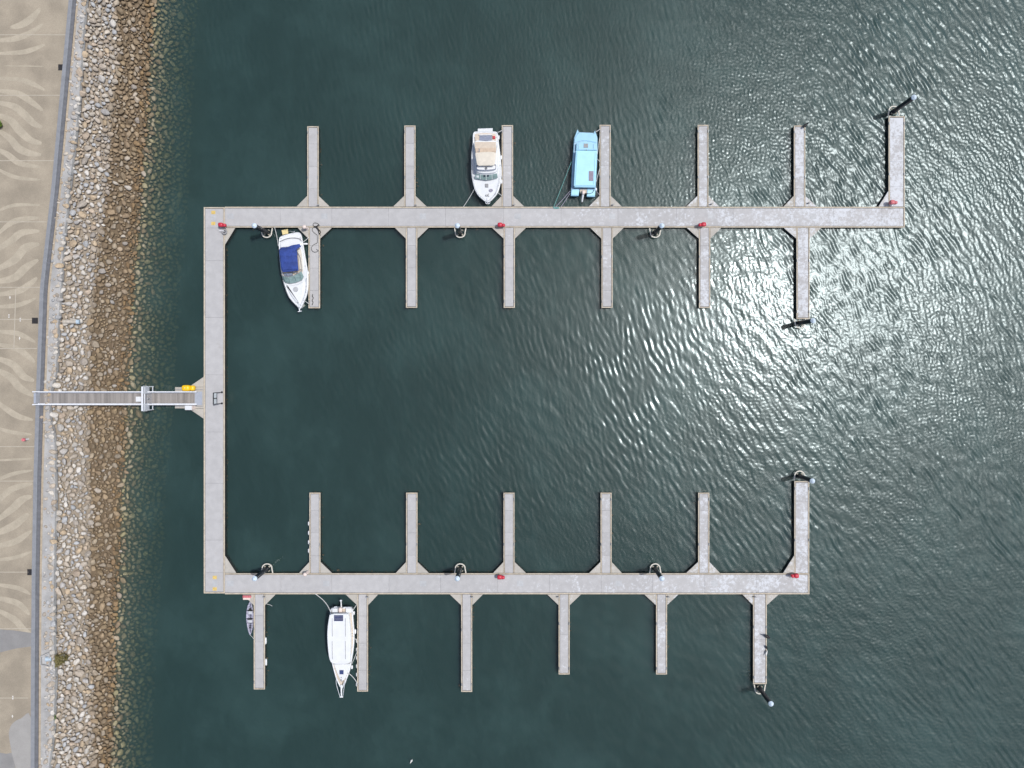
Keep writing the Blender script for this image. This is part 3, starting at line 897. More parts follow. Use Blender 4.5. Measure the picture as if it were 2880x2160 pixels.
fing['G', 5] = finger("wide end finger pontoon on the basin side of the longer walkway, pile at tip", 2240, 2277, 640.8, 897, 2204, 2310, 671, GI, True, 16)
Hf = [(870,901,841,933),(1142,1174,1113,1206),(1416,1447,1387,1479),(1689,1720,1657,1749),(1963.5,1995,1930,2025)]
for i, (a, b, gl, gr) in enumerate(Hf):
    fing['H', i] = finger(f"{ORD[i]} finger pontoon from the shore, basin side of the shorter walkway", a, b, 1611.5, 1385.6, gl, gr, 1581, GH, seed=20+i)
fing['H', 5] = finger("wide end finger pontoon on the basin side of the shorter walkway, pile at tip", 2234, 2276, 1611.5, 1353, 2203, None, 1562.5, GH, True, 26)
J = [(713.5,745,1939,682,775),(1004.5,1035,1945,972,1063.5),(1297,1328,1946,1265,1358),(1571,1602,1897,1539,1634),(1845,1876,1897,1812,1908)]
for i, (a, b, tip, gl, gr) in enumerate(J):
    fing['J', i] = finger(f"{ORD[i]} finger pontoon from the shore, outer side of the shorter walkway", a, b, 1672.1, tip, gl, gr, 1702, GJ, seed=30+i)
fing['J', 5] = finger("wide end finger pontoon on the outer side of the shorter walkway, pile at tip", 2118, 2156.5, 1672.1, 1924, 2088, 2190, 1702, GJ, True, 36)

# ------------------------------------------------------------------ piles with their guides
def pile(px, py, label, out, top=5.15, rad=0.30, wide=1.42):
    """out: unit vector from the pontoon edge towards the open side of the guide"""
    c = P(px, py, DZ); ox, oy = out
    o = empty("mooring_pile", (c.x, c.y, 0)); tag(o, label, "pile", "black mooring piles with pale caps")
    MB().cyl((c.x, c.y, -6.8), (c.x, c.y, top), rad, rad, 20).build("sleeve", M["sleeve"], o, smooth=False)
    mb = MB(); rr = [(rad+.025, top-.16), (rad+.03, top), (rad*.9, top+.07), (rad*.5, top+.22), (.02, top+.30)]
    mb.loft([[(c.x+r*math.cos(a), c.y+r*math.sin(a), z) for a in (2*math.pi*k/20 for k in range(20))] for r, z in rr])
    mb.build("cap", M["cap"], o)
    # U-shaped guide frame
    gd = empty("pile_guide", (c.x, c.y, DZ)); tag(gd, None)
    pts = []
    hw = wide/2; back = -.55; px_, py_ = -oy, ox
    for u, v in [(hw+.05, back), (hw*.92, 0)]+[(hw*.90*math.cos(a), .12+hw*.78*math.sin(a)) for a in (math.pi*k/12 for k in range(13))]+[(-hw*.92, 0), (-hw-.05, back)]:
        pts.append((c.x+px_*u+ox*v, c.y+py_*u+oy*v, DZ+.02))
    fr_ = MB(); ring = [Vector(p) for p in pts]; n = len(ring); vs_ = []; fs = []
    for i, p in enumerate(ring):
        d = (ring[min(i+1, n-1)]-ring[max(i-1, 0)]).normalized(); nn = Vector((-d.y, d.x, 0))*.07
        vs_ += [p-nn-Vector((0,0,.12)), p+nn-Vector((0,0,.12)), p+nn, p-nn]
    for i in range(n-1):
        for k in range(4):
            fs.append((i*4+k, i*4+(k+1) % 4, i*4+4+(k+1) % 4, i*4+4+k))
    fs += [(3,2,1,0), tuple((n-1)*4+k for k in range(4))]
    fr_.add(vs_, fs)
    gobj = fr_.build("guide_frame", M["guide"], o)
    col.objects.unlink(gd); bpy.data.objects.remove(gd)
    for a in (math.pi*.25, math.pi*.75, math.pi*1.25, math.pi*1.75):
        x = c.x+(rad+.10)*math.cos(a); y = c.y+(rad+.10)*math.sin(a)
        t_ = Vector((-math.sin(a), math.cos(a), 0))*.12
        MB().cyl(Vector((x, y, DZ-.02))-t_, Vector((x, y, DZ-.02))+t_, .075, .075, 8).build("roller", M["roller"], o)
    br = MB()
    for a in (math.pi*.25, math.pi*.75):
        x = c.x+(rad+.2)*math.cos(a)*1.0; y = c.y+oy*(rad+.2)*abs(math.sin(a)) if abs(oy) > .5 else c.y+(rad+.2)*math.sin(a)
        br.box(x-.05, x+.05, y-.05, y+.05, DZ-.14, DZ-.03)
    br.build("bracket", M["guide"], o)
    return o
U_, D_ = (0, 1), (0, -1)
pile(750, 653.5, "black pile beside the stern of the cruiser with the blue canopy", D_)
pile(1294.5, 653.5, "black pile between second and third basin-side fingers of the longer walkway", D_)
pile(1843, 653.5, "black pile between fourth and fifth basin-side fingers of the longer walkway", D_)
pile(2514, 313, "tall black pile at the tip of the outer end finger, longer walkway", U_, 5.6)
pile(2250, 908, "black pile at the tip of the basin-side end finger, longer walkway", D_, 5.0)
pile(2249, 1339, "black pile at the tip of the basin-side end finger, shorter walkway", U_, 4.9)
pile(751, 1600, "black pile beside the corner nearest the small kayak", U_)
pile(1294.5, 1600, "black pile between second and third basin-side fingers of the shorter walkway", U_)
pile(1843, 1600, "black pile between fourth and fifth basin-side fingers of the shorter walkway", U_)
pile(2137, 1937, "black pile at the tip of the outer end finger, shorter walkway", D_, 5.0)

# ------------------------------------------------------------------ small things on the pontoons
def fire_reel(px, py, label, m="red", flip=1):
    c = P(px, py, DZ); o = empty("hose_cabinet", c); tag(o, label, "hose cabinet", "red hose cabinets on the walkways")
    MB().cyl((c.x, c.y, DZ), (c.x, c.y, DZ+.55), .06, .06, 8).build("post", M["steel"], o)
    mb = MB(); mb.blob((c.x-.20*flip, c.y, DZ+.85), .34, .30, .34, 12, 7, .6); mb.build("cabinet", M[m], o, smooth=True)
    mb = MB(); mb.blob((c.x+.26*flip, c.y-.05, DZ+.80), .24, .23, .30, 10, 6, .7); mb.build("reel_cover", M[m], o, smooth=True)
    MB().tube(spline([(c.x+.2*flip, c.y-.2, DZ+.6), (c.x+.3*flip, c.y-.45, DZ+.2), (c.x+.1*flip, c.y-.6, DZ+.05)], 4), .025, 5).build("hose", M["rope"], o)
fire_reel(633, 636, "red hose cabinet at the corner by the grey hose reel")
fire_reel(1411, 636, "red hose cabinet near the third basin-side finger, longer walkway")
fire_reel(1970, 635, "red hose cabinet near the fifth basin-side finger, longer walkway", flip=-1)
fire_reel(2504, 573, "faded red hose cabinet by the gusset of the outer end finger", "pinkred")
fire_reel(1410, 1618, "red hose cabinet near the third basin-side finger, shorter walkway")
fire_reel(2228, 1614, "red hose cabinet at the open-water corner of the shorter walkway", "red", -1)
# grey hose reel at the corner
c = P(634, 653, DZ); o = empty("hose_reel", c); tag(o, "grey round hose reel on the corner gusset", "hose reel")
mb = MB(); mb.tube([(c.x+.28*math.cos(a), c.y+.28*math.sin(a), DZ+.35) for a in (2*math.pi*k/16 for k in range(17))], .11, 8); mb.build("coil", M["grey"], o, smooth=True)
MB().cyl((c.x, c.y, DZ), (c.x, c.y, DZ+.5), .10, .10, 8).build("hub", M["steel"], o)
MB().box(c.x-.6, c.x, c.y+.05, c.y+.13, DZ+.45, DZ+.53).build("arm", M["alu"], o)
def pedestal(px, py, label, h=1.25):
    c = P(px, py, DZ); o = empty("service_pedestal", c); tag(o, label, "pedestal", "cream service pedestals")
    MB().cyl((c.x, c.y, DZ), (c.x, c.y, DZ+.08), .24, .24, 12).build("base", M["steel"], o)
    MB().cyl((c.x, c.y, DZ+.08), (c.x, c.y, DZ+h), .19, .19, 14).build("column", M["pink"], o)
    mb = MB(); mb.loft([[(c.x+r*math.cos(a), c.y+r*math.sin(a), z) for a in (2*math.pi*k/14 for k in range(14))] for r, z in ((.24,DZ+h),(.25,DZ+h+.12),(.17,DZ+h+.22),(.05,DZ+h+.25))]); mb.build("lamp_head", M["pink"], o)
    MB().box(c.x-.10, c.x+.10, c.y-.24, c.y-.18, DZ+.6, DZ+1.0).build("socket_box", M["grey"], o)
pedestal(864, 643.5, "cream service pedestal by the cruiser with the blue canopy")
pedestal(866, 1608, "cream service pedestal at the first basin-side finger of the shorter walkway")
# small grey taps on the gussets
for i, (px, py) in enumerate(((896,578.5),(1169.5,579),(1445,577),(1722.5,577),(1999,575),(2273,572),(744.5,1677),(1034,1677.5),(1328,1677),(1569,1677),(1878,1677),(2121,1677))):
    c = P(px, py, DZ); side = "longer" if i < 6 else "shorter"
    o = empty("tap_stand", c); tag(o, f"small grey tap stand at the {ORD[i % 6]} outer finger of the {side} walkway", "tap stand", "small grey tap stands")
    MB().box(c.x-.09, c.x+.09, c.y-.07, c.y+.07, DZ, DZ+.5).build("post", M["grey"], o)
    MB().tube([(c.x, c.y, DZ+.45), (c.x+.12, c.y+.05, DZ+.5), (c.x+.24, c.y+.03, DZ+.4)], .035, 6).build("spout", M["steel"], o)
# faded red lidded box by the kayak
c = P(697, 1678, DZ); o = empty("dock_box", c); tag(o, "white dock box with faded red lid beside the kayak bow", "box")
MB().bbox(c.x-.5, c.x+.45, c.y-.30, c.y+.22, DZ, DZ+.42).build("body", M["pink"], o)
MB().bbox(c.x-.5, c.x+.62, c.y+.0, c.y+.30, DZ+.425, DZ+.55).build("lid", M["pinkred"], o)
def fender_on(px, py, r, L, label, group, z=.22, vertical=True):
    c = P(px, py, z)
    o = empty("fender", (c.x, c.y, z)); tag(o, label, "fender", group)
    mb = MB(); n = 12; prof = [(0.25, -.5), (.8, -.42), (1, -.3), (1, .3), (.8, .42), (.25, .5)]
    if vertical:
        mb.loft([[(c.x+r*q*math.cos(a), c.y+s_*L, z+r*q*math.sin(a)) for a in (2*math.pi*k/n for k in range(n))] for q, s_ in prof])
    else:
        mb.loft([[(c.x+s_*L, c.y+r*q*math.cos(a), z+r*q*math.sin(a)) for a in (2*math.pi*k/n for k in range(n))] for q, s_ in prof])
    b = mb.build("body", M["white"], o, smooth=True)
    for s_ in (-1, 1):
        q = (c.x, c.y+s_*L*.5, z) if vertical else (c.x+s_*L*.5, c.y, z)
        q2 = (q[0], q[1]+s_*.07, z) if vertical else (q[0]+s_*.07, q[1], z)
        MB().cyl(q, q2, .04, .03, 6).build("eye", M["grey"], b)
fender_on(746.8, 1802, .15, .92, "long white fender on the first outer finger, shorter walkway, nearer the walkway", "white fenders hung on the pontoons")
fender_on(748.0, 1862, .15, .92, "long white fender on the first outer finger, shorter walkway, nearer its tip", "white fenders hung on the pontoons")
for i, y in enumerate((1472.5, 1498.6, 1524.6, 1549)):
    fender_on(868.2, y, .10, .52, f"{ORD[3-i]} short white fender from the walkway, first basin-side finger, shorter walkway", "short white fenders in a row")
for i, y in enumerate((1802, 1827, 1850, 1873, 1897, 1925)):
    fender_on(1003.0, y, .09, .5, f"{ORD[i]} short white fender from the walkway, on the finger beside the white houseboat", "short white fenders by the houseboat")

# sign frame on the spine
c = P(624.2, 1119, DZ); w2 = P(624.2, 1103.2, DZ).y; w1 = P(624.2, 1134.4, DZ).y
sg = empty("notice_board", (c.x, (w1+w2)/2, DZ)); tag(sg, "black two-post frame with two white panels, on the walkway by the gangway", "sign")
for y in (w1, w2):
    MB().cyl((c.x, y, DZ), (c.x, y, DZ+2.75), .045, .045, 8).build("post", M["black"], sg)
    MB().cyl((c.x, y, DZ), (c.x, y, DZ+.04), .14, .14, 10).build("foot", M["black"], sg)
for z in (DZ+1.70, DZ+2.72):
    MB().box(c.x-.05, c.x+.05, w1, w2, z-.05, z+.05).build("rail", M["black"], sg)
ym = (w1+w2)/2
MB().box(c.x-.05, c.x+.05, ym-.05, ym+.05, DZ+1.755, DZ+2.665).build("mullion", M["black"], sg)
for a, b in ((w1+.05, ym-.055), (ym+.055, w2-.05)):
    MB().box(c.x-.02, c.x+.02, a, b, DZ+1.756, DZ+2.664).build("panel", M["white2"], sg)

# ------------------------------------------------------------------ gangway
def gz(px):    # walking surface height along the ramp
    return 3.72 + (0.62-3.72)*(px-106)/(556-106)
gw = empty("gangway", P(330, 1119, 0)); tag(gw, "long sloping gangway with white handrails and weathered plank deck", "gangway")
def gp(px, py, dz=0.0):
    z = gz(px)+dz; return P(px, py, z)
mb = MB(); n = 118; rr = random.Random(4)
for i in range(n):
    a = 112+(552-112)*i/n; b = 112+(552-112)*(i+.86)/n; j = rr.uniform(-.006, .006)
    q = [gp(a, 1106, j), gp(b, 1106, j), gp(b, 1134, j), gp(a, 1134, j)]
    mb.add([*q, *[p-Vector((0,0,.05)) for p in q]], [(3,2,1,0),(0,1,5,4),(1,2,6,5),(2,3,7,6),(3,0,4,7)])
mb.build("plank_deck", M["plank"], gw, kind="stuff")
for py in (1104.2, 1135.8):
    mb = MB(); q0, q1 = gp(108, py, -.02), gp(553, py, -.02)
    mb.add([q0+Vector((0,-.06,-.3)), q0+Vector((0,.06,-.3)), q0+Vector((0,.06,.1)), q0+Vector((0,-.06,.1)), q1+Vector((0,-.06,-.3)), q1+Vector((0,.06,-.3)), q1+Vector((0,.06,.1)), q1+Vector((0,-.06,.1))],
           [(0,1,2,3),(7,6,5,4),(0,4,5,1),(1,5,6,2),(2,6,7,3),(3,7,4,0)])
    mb.build("side_beam", M["alu"], gw)
    hr = empty("x", (0,0,0)); col.objects.unlink(hr); bpy.data.objects.remove(hr)
    y_off = -.10 if py > 1119 else .10
    top = [gp(px_, py, 1.08)+Vector((0, y_off, 0)) for px_ in (91, 330, 553)]
    h = MB().tube(top, .075, 8).build("handrail", M["alu"], gw)
    MB().tube([gp(px_, py, .60)+Vector((0, y_off, 0)) for px_ in (108, 330, 553)], .035, 6).build("mid_rail", M["alu"], gw)
    for k in range(16):
        px_ = 112+k*(549-112)/15
        MB().tube([gp(px_, py, 0), gp(px_, py, 1.06)+Vector((0, y_off, 0))], .03, 6).build("post", M["alu"], gw)
q = [gp(94, 1105), gp(112, 1105), gp(112, 1135), gp(94, 1135)]
z0 = PROM_Z+.16
MB().add([(q[0].x, q[0].y, z0), (q[1].x, q[1].y, gz(112)+.02), (q[2].x, q[2].y, gz(112)+.02), (q[3].x, q[3].y, z0)], [(3,2,1,0)]).build("top_plate", M["plate"], gw)
q = [P(545, 1101, .66), P(569, 1101, DZ+.02), P(569, 1140, DZ+.02), P(545, 1140, .66)]
MB().add([(p.x, p.y, p.z+.03) for p in q]+[(p.x, p.y, p.z-.01) for p in q], [(3,2,1,0),(4,5,6,7),(0,1,5,4),(1,2,6,5),(2,3,7,6),(3,0,4,7)]).build("toe_plate", M["plate"], gw)
# security gate across the ramp
GX = 428; gzf = gz(GX)
def gg(py, h): 
    p = P(GX, py, gzf); return Vector((p.x, p.y, gzf+h))
gate = empty("security_gate", gg(1119, 0)); tag(gate, "pale security gate with side wings across the gangway", "gate")
ya_, yb_ = gg(1087, 0).y, gg(1152, 0).y; gxw = gg(1119, 0).x; yl, yr_ = gg(1104, 0).y, gg(1135.5, 0).y
for y in (ya_, yb_, yl, yr_):
    MB().box(gxw-.06, gxw+.06, y-.05, y+.05, gzf-.35, gzf+2.45).build("gate_post", M["alu"], gate)
MB().box(gxw-.10, gxw+.10, yb_-.05, ya_+.05, gzf+2.455, gzf+2.57).build("top_rail", M["alu"], gate)
MB().box(gxw-.05, gxw+.05, yb_+.05, ya_-.05, gzf+1.9, gzf+1.98).build("mid_rail", M["alu"], gate)
for a, b in ((yb_+.06, yr_-.06), (yl+.06, ya_-.06)):
    w_p = MB(); w_p.box(gxw-.02, gxw+.02, a, b, gzf+.75, gzf+1.89); w_p.box(gxw-.02, gxw+.02, a, b, gzf+1.99, gzf+2.44)
    w_p.build("wing_panel", M["mesh"], gate)
    MB().box(gxw-.04, gxw+.04, a, b, gzf-.2, gzf-.12).build("wing_rail", M["alu"], gate)
mb = MB()
for k in range(13):
    y = yr_+.1+(yl-yr_-.2)*k/12; mb.box(gxw-.015, gxw+.015, y-.012, y+.012, gzf+.12, gzf+1.88)
lf = mb.build("gate_leaf", M["alu"], gate)
MB().box(gxw-.06, gxw+.06, (yl+yr_)/2-.12, (yl+yr_)/2+.12, gzf+1.0, gzf+1.25).build("lock_box", M["steel"], lf)
mb = MB()
for k in range(7):
    a = -.15-.1*k
    for y in (ya_+.02, yb_-.02): mb.tube([(gxw, y, gzf+1.2+.15*k), (gxw-.12, y+(.16 if y > 0 or y == ya_+.02 else -.16), gzf+1.25+.15*k)], .015, 4)
mb.build("spikes", M["steel"], gate, kind="stuff")
c = gp(390, 1122.5, .01); o = empty("notice_plate", c); tag(o, "small white square panel lying on the gangway deck by the gate", "panel")
MB().bbox(c.x-.33, c.x+.33, c.y-.33, c.y+.33, c.z-.12, c.z+.13).build("panel_face", M["white"], o)
MB().box(c.x-.3, c.x+.3, c.y-.36, c.y-.33, c.z-.12, c.z+.06).build("panel_edge", M["steel"], o)
# yellow container and cream cabinet at the landing
c = P(536, 1091, DZ); o = empty("yellow_container", c); tag(o, "yellow plastic container beside the gangway foot", "container")
MB().bbox(c.x-.5, c.x+.7, c.y-.2, c.y+.2, DZ, DZ+.2).build("stand", M["grey"], o)
mb = MB(); mb.blob((c.x-.18, c.y, DZ+.74), .56, .41, .52, 14, 9, .55); b = mb.build("tank", M["yellow"], o, smooth=True)
MB().bbox(c.x-.28, c.x-.14, c.y-.06, c.y+.12, DZ+1.25, DZ+1.30).build("decal", M["paleyellow"], b)
mb = MB(); mb.blob((c.x+.58, c.y-.01, DZ+.62), .30, .37, .40, 12, 7, .6); mb.build("hose_drum", M["yellow"], o, smooth=True)
c = P(541, 1146, DZ); o = empty("power_cabinet", c); tag(o, "cream cabinet beside the gangway foot, opposite the yellow container", "cabinet")
MB().bbox(c.x-.42, c.x+.42, c.y-.25, c.y+.27, DZ, DZ+1.15).build("body", M["pink"], o)
MB().bbox(c.x-.45, c.x+.45, c.y-.28, c.y+.30, DZ+1.153, DZ+1.22).build("lid", M["white2"], o)
MB().box(c.x-.36, c.x+.36, c.y-.285, c.y-.252, DZ+.1, DZ+1.05).build("door", M["white2"], o)

# ------------------------------------------------------------------ boats
def hull(o, outline, zd, m="white", beam_in=.30, toe=.16, deck_m="white2", zk=-.55, rub=True):
    """outline: gunwale points at height zd (world). Flared sides, rub rail, bulwark, deck"""
    g = ccw(outline)
    mb = MB()
    mb.loft([atz(inset(g, beam_in*2.6), zk), atz(inset(g, beam_in), 0.02), atz(inset(g, beam_in*.45), zd*.55), atz(inset(g, .05), zd-.12), atz(g, zd-.02), atz(inset(g, .03), zd+.02), atz(inset(g, toe-.03), zd+.02), atz(inset(g, toe), zd-.03)], cap1=False)
    h = mb.build("hull", M[m], o, smooth=True)
    if rub:
        r = MB(); r.loft([atz(inset(g, .03), zd-.16), atz(inset(g, -.035), zd-.14), atz(inset(g, -.035), zd-.08), atz(inset(g, .0), zd-.06)], cap0=False, cap1=False); r.build("rub_rail", M["steel"], h)
    d = MB(); i1 = inset(g, toe+.002); d.loft([atz(i1, zd-.25), atz(i1, zd-.04)]); dk = d.build("deck", M[deck_m], o)
    return h, dk
def block(o, name, poly, z0, z1, m, taper=.1, bev=.06, parent=None, base=0.0):
    p = ccw(poly); mb = MB()
    mb.loft([atz(inset(p, -base), z0), atz(inset(p, taper*.5 if taper else 0), z1-bev), atz(inset(p, taper*.5+bev*.5), z1-bev*.25), atz(inset(p, taper*.5+bev*1.2), z1)])
    return mb.build(name, M[m], parent or o, smooth=False)
def rail(o, pts, r=.025, h=.0, posts=0, name="rail", m="steel", drop=.55):
    mb = MB(); mb.tube(pts, r, 6); q = mb.build(name, M[m], o)
    if posts:
        for k in range(0, len(pts), max(1, len(pts)//posts)):
            p = Vector(pts[k]); MB().cyl((p.x, p.y, p.z-drop), p, r*.8, r*.8, 5).build("stanchion", M[m], q)
    return q
def small_cleats(o, pts):
    for p in pts:
        mb = MB(); mb.tube([(p[0]-.09, p[1], p[2]+.06), (p[0]+.09, p[1], p[2]+.06)], .02, 5); mb.box(p[0]-.03, p[0]+.03, p[1]-.02, p[1]+.02, p[2]-.03, p[2]+.05); mb.build("cleat", M["steel"], o)
def boat_fender(px, py, z, label, horiz=False, L=.55, r=.13):
    fender_on(px, py, r, L, label, "white fenders hung on the boats", z, not horiz)

# --- flybridge cruiser
z_ = zoomer(1300, 340, 6.383)
o = empty("flybridge_cruiser", z_(430, 800, 0)); tag(o, "white flybridge cruiser with cream bimini and tan aft deck", "boat")
G1 = smooth_poly([z_(x, y, 1.15) for x, y in [(200,212),(300,190),(420,186),(540,190),(630,214),(655,400),(680,600),(698,800),(704,950),(690,1100),(640,1280),(560,1390),(455,1466),(352,1400),(275,1325),(215,1200),(180,1050),(164,900),(166,600),(188,400)]], 3)
hull(o, G1, 1.15, beam_in=.26, zk=-.5)
block(o, "swim_platform", [z_(x, y, .45) for x, y in [(276,136),(546,126),(548,215),(276,220)]], .28, .45, "white2", .04, .03)
ck = block(o, "cockpit_floor", [z_(x, y, 1.0) for x, y in [(222,245),(250,232),(420,222),(590,232),(606,250),(606,370),(222,370)]], .8, 1.14, "beige", .02, .02)
t_ = block(o, "engine_hatch", [z_(x, y, 1.2) for x, y in [(312,262),(530,258),(535,356),(300,360)]], 1.15, 1.22, "greyblue", .03, .02)
MB().box(*(lambda p: (p.x-.04, p.x+.04, p.y-.04, p.y+.04, 1.22, 1.28))(z_(410, 308, 1.2))).build("hatch_ring", M["steel"], t_)
block(o, "stern_seat", [z_(x, y, 1.399) for x, y in [(300,240),(540,236),(545,258),(296,262)]], 1.1, 1.399, "white", .05, .04)
block(o, "red_cooler", [z_(x, y, 1.366) for x, y in [(545,265),(590,268),(592,318),(548,320)]], 1.14, 1.379, "red", .04, .03)
block(o, "side_seat", [z_(x, y, 1.366) for x, y in [(228,290),(290,290),(300,360),(228,360)]], 1.14, 1.353, "beige", .04, .03)
# saloon house with side decks around it
HS = smooth_poly([z_(x, y, 1.861) for x, y in [(222,352),(420,350),(612,352),(632,560),(640,760),(636,905),(600,960),(435,985),(268,960),(236,905),(226,760),(216,560)]], 3)
house = block(o, "saloon", HS, 1.08, 1.894, "white", .16, .08)
# raked windscreen panes in front of the house
A_ = [z_(x, y, 1.828) for x, y in [(236,962),(330,958),(432,966),(535,958),(630,948)]]
B_ = [z_(x, y, 1.432) for x, y in [(226,1035),(330,1052),(434,1066),(540,1050),(642,1022)]]
for i in range(4):
    q = [A_[i].lerp(A_[i+1], .04), A_[i].lerp(A_[i+1], .96), B_[i].lerp(B_[i+1], .96), B_[i].lerp(B_[i+1], .04)]
    MB().add([p+Vector((0,0,.05)) for p in q]+[p-Vector((0,0,.03)) for p in q], [(3,2,1,0),(4,5,6,7),(0,1,5,4),(1,2,6,5),(2,3,7,6),(3,0,4,7)]).build("windscreen_pane", M["glass"], house)
mb = MB(); mb.add([*[p+Vector((0,0,.02)) for p in A_], *[p+Vector((0,0,.02)) for p in B_]], [(i, i+1, 6+i, 5+i) for i in range(4)]+[(0,5,6,7,8,9,4,3,2,1)][:0]); mb.build("windscreen_frame", M["white"], house)
for x, y in ((400, 985), (462, 983)):
    block(o, "dash_panel", [z_(x-18, y-16, 1.894), z_(x+18, y-16, 1.894), z_(x+18, y+18, 1.795), z_(x-18, y+18, 1.795)], 1.762, 1.868, "darkglass", .02, .02)
FB = smooth_poly([z_(x, y, 2.389) for x, y in [(215,368),(420,366),(610,368),(618,480),(632,600),(640,760),(625,880),(560,930),(430,944),(300,930),(238,880),(226,760),(224,600),(214,480)]], 3)
fb = block(o, "flybridge", FB, 1.881, 2.257, "white", .10, .10)
block(o, "flybridge_sole", [z_(x, y, 2.29) for x, y in [(222,372),(604,372),(612,500),(606,585),(240,590),(226,500)]], 2.158, 2.27, "beige", .02, .02, fb)
block(o, "aft_bench", [z_(x, y, 2.422) for x, y in [(228,486),(606,478),(606,556),(240,582)]], 2.264, 2.396, "tan", .05, .05, fb)
block(o, "side_locker", [z_(x, y, 2.455) for x, y in [(292,490),(316,490),(318,556),(270,560),(270,546),(300,540)]], 2.356, 2.455, "grey", .02, .02, fb)
bt = smooth_poly([z_(x, y, 3.313) for x, y in [(238,582),(300,566),(420,556),(545,556),(590,572),(602,600),(592,700),(572,790),(480,798),(360,800),(276,790),(252,690)]], 3)
bp = ccw(bt); cen_ = sum((Vector(p) for p in bp), Vector())/len(bp)
mb = MB(); mb.loft([atz(bp, 3.174), atz(bp, 3.254), [(*(Vector(p).lerp(cen_, .22)).xy, 3.326) for p in bp], [(*(Vector(p).lerp(cen_, .6)).xy, 3.359) for p in bp]]); bim = mb.build("bimini", M["cream"], o, smooth=False)
for x, y in ((262,600),(582,590),(285,770),(565,770)):
    p = z_(x, y, 3.214); MB().cyl((p.x, p.y, 2.224), (p.x, p.y, 3.214), .025, .025, 6).build("bimini_pole", M["steel"], bim)
ws = smooth_poly([z_(x, y, 2.653) for x, y in [(258,800),(275,792),(430,800),(585,786),(606,796),(608,840),(585,872),(430,888),(285,880),(256,850)]], 3)
w = block(o, "flybridge_windscreen", ws, 2.25, 2.653, "white", .05, .05)
rail(o, [tuple(Vector(p)+Vector((0,0,.03))) for p in inset(ccw(ws), .02)]+[tuple(Vector(inset(ccw(ws), .02)[0])+Vector((0,0,.03)))], .035, name="blue_trim", m="navy")
p = z_(428, 852, 2.686); mb = MB(); mb.tube([(p.x+.13*math.cos(a), p.y+.13*math.sin(a), 2.752) for a in (2*math.pi*k/12 for k in range(13))], .03, 6); mb.cyl((p.x, p.y, 2.62), (p.x, p.y, 2.752), .04, .04, 6); mb.build("steering_wheel", M["black"], o)
block(o, "foredeck_hatch", [z_(x, y, 1.3) for x, y in [(412,1124),(470,1124),(470,1190),(412,1190)]], 1.1, 1.28, "grey", .03, .02)
mb = MB(); p = z_(440, 1335, 1.2); mb.cyl((p.x, p.y, 1.1), (p.x, p.y, 1.366), .17, .13, 12); mb.box(p.x+.2, p.x+.34, p.y-.18, p.y+.22, 1.1, 1.3); mb.build("windlass", M["steel"], o)
mb = MB(); p = z_(514, 1248, 1.15); mb.tube([(p.x+(.04+.007*k)*math.cos(k*.6), p.y+(.03+.006*k)*math.sin(k*.6), 1.16+.002*k) for k in range(34)], .03, 5); mb.build("coiled_line", M["ropegrey"], o)
a1, a2 = z_(455, 1380, 1.25), z_(457, 1482, 1.15)
mb = MB(); mb.box(a1.x-.07, a1.x+.07, a2.y+.1, a1.y, 1.12, 1.24); mb.tube(spline([(a2.x-.32, a2.y+.16, 1.1), (a2.x-.2, a2.y+.0, 1.05), (a2.x, a2.y-.02, 1.08), (a2.x+.2, a2.y, 1.05), (a2.x+.32, a2.y+.16, 1.1)], 3), .045, 6); mb.build("anchor", M["alu"], o)
gr_ = [Vector(p) for p in inset(ccw(G1), .12)]
bow = [p for p in gr_ if p.y < z_(0, 760, 1).y]; 
rail(o, [(p.x, p.y, 1.597) for p in sorted(bow, key=lambda p: math.atan2(p.x-z_(430,760,1).x, -(p.y-z_(430,760,1).y)))], .022, posts=9, name="bow_rail", drop=.6)
small_cleats(o, [z_(225,300,1.17), z_(612,300,1.17), z_(190,800,1.17), z_(680,800,1.17), z_(300,1330,1.17), z_(600,1310,1.17)])
boat_fender(1402.3, 386.5, .75, "white fender on the flybridge cruiser by its aft cockpit")
boat_fender(1409.6, 443, .7, "white fender on the flybridge cruiser beside its bimini")
boat_fender(1410.6, 511, .7, "white fender on the flybridge cruiser beside its windscreen")

# --- pale blue catamaran houseboat
z_ = zoomer(1560, 340, 6.383)
o = empty("catamaran_houseboat", z_(540, 800, 0)); tag(o, "pale blue catamaran houseboat with flat roof and outboard motor", "boat")
def cat_hull(pts):
    g = ccw([z_(x, y, 1.05) for x, y in pts]); mb = MB()
    mb.loft([atz(inset(g, .24), -.5), atz(inset(g, .12), .0), atz(inset(g, .03), .6), atz(g, 1.0), atz(inset(g, .04), 1.05)]); return mb.build("hull", M["skyblue"], o)
cat_hull([(410,150),(390,200),(347,315),(332,550),(312,800),(290,1342),(432,1346),(452,1000),(460,600),(470,300),(436,200)])
cat_hull([(722,165),(745,230),(768,300),(768,600),(752,900),(737,1200),(722,1362),(575,1356),(590,1000),(610,600),(640,300),(704,210)])
block(o, "bridge_deck", [z_(x, y, 1.1) for x, y in [(432,200),(704,212),(760,310),(762,600),(742,1000),(730,1235),(300,1225),(318,800),(338,550),(352,320)]], .65, 1.10, "skyside", .02, .03)
block(o, "forward_deck", [z_(x, y, 1.16) for x, y in [(430,208),(706,216),(750,310),(752,392),(600,360),(500,352),(400,378),(362,400),(360,320)]], 1.05, 1.17, "skyblue", .02, .02)
fc = block(o, "fore_cabin", [z_(x, y, 1.562) for x, y in [(384,398),(450,368),(540,352),(680,372),(762,400),(760,530),(380,530)]], 1.08, 1.562, "skyblue", .08, .06)
block(o, "roof_hatch", [z_(x, y, 1.617) for x, y in [(520,402),(604,404),(602,482),(518,480)]], 1.535, 1.612, "grey", .04, .03, fc)
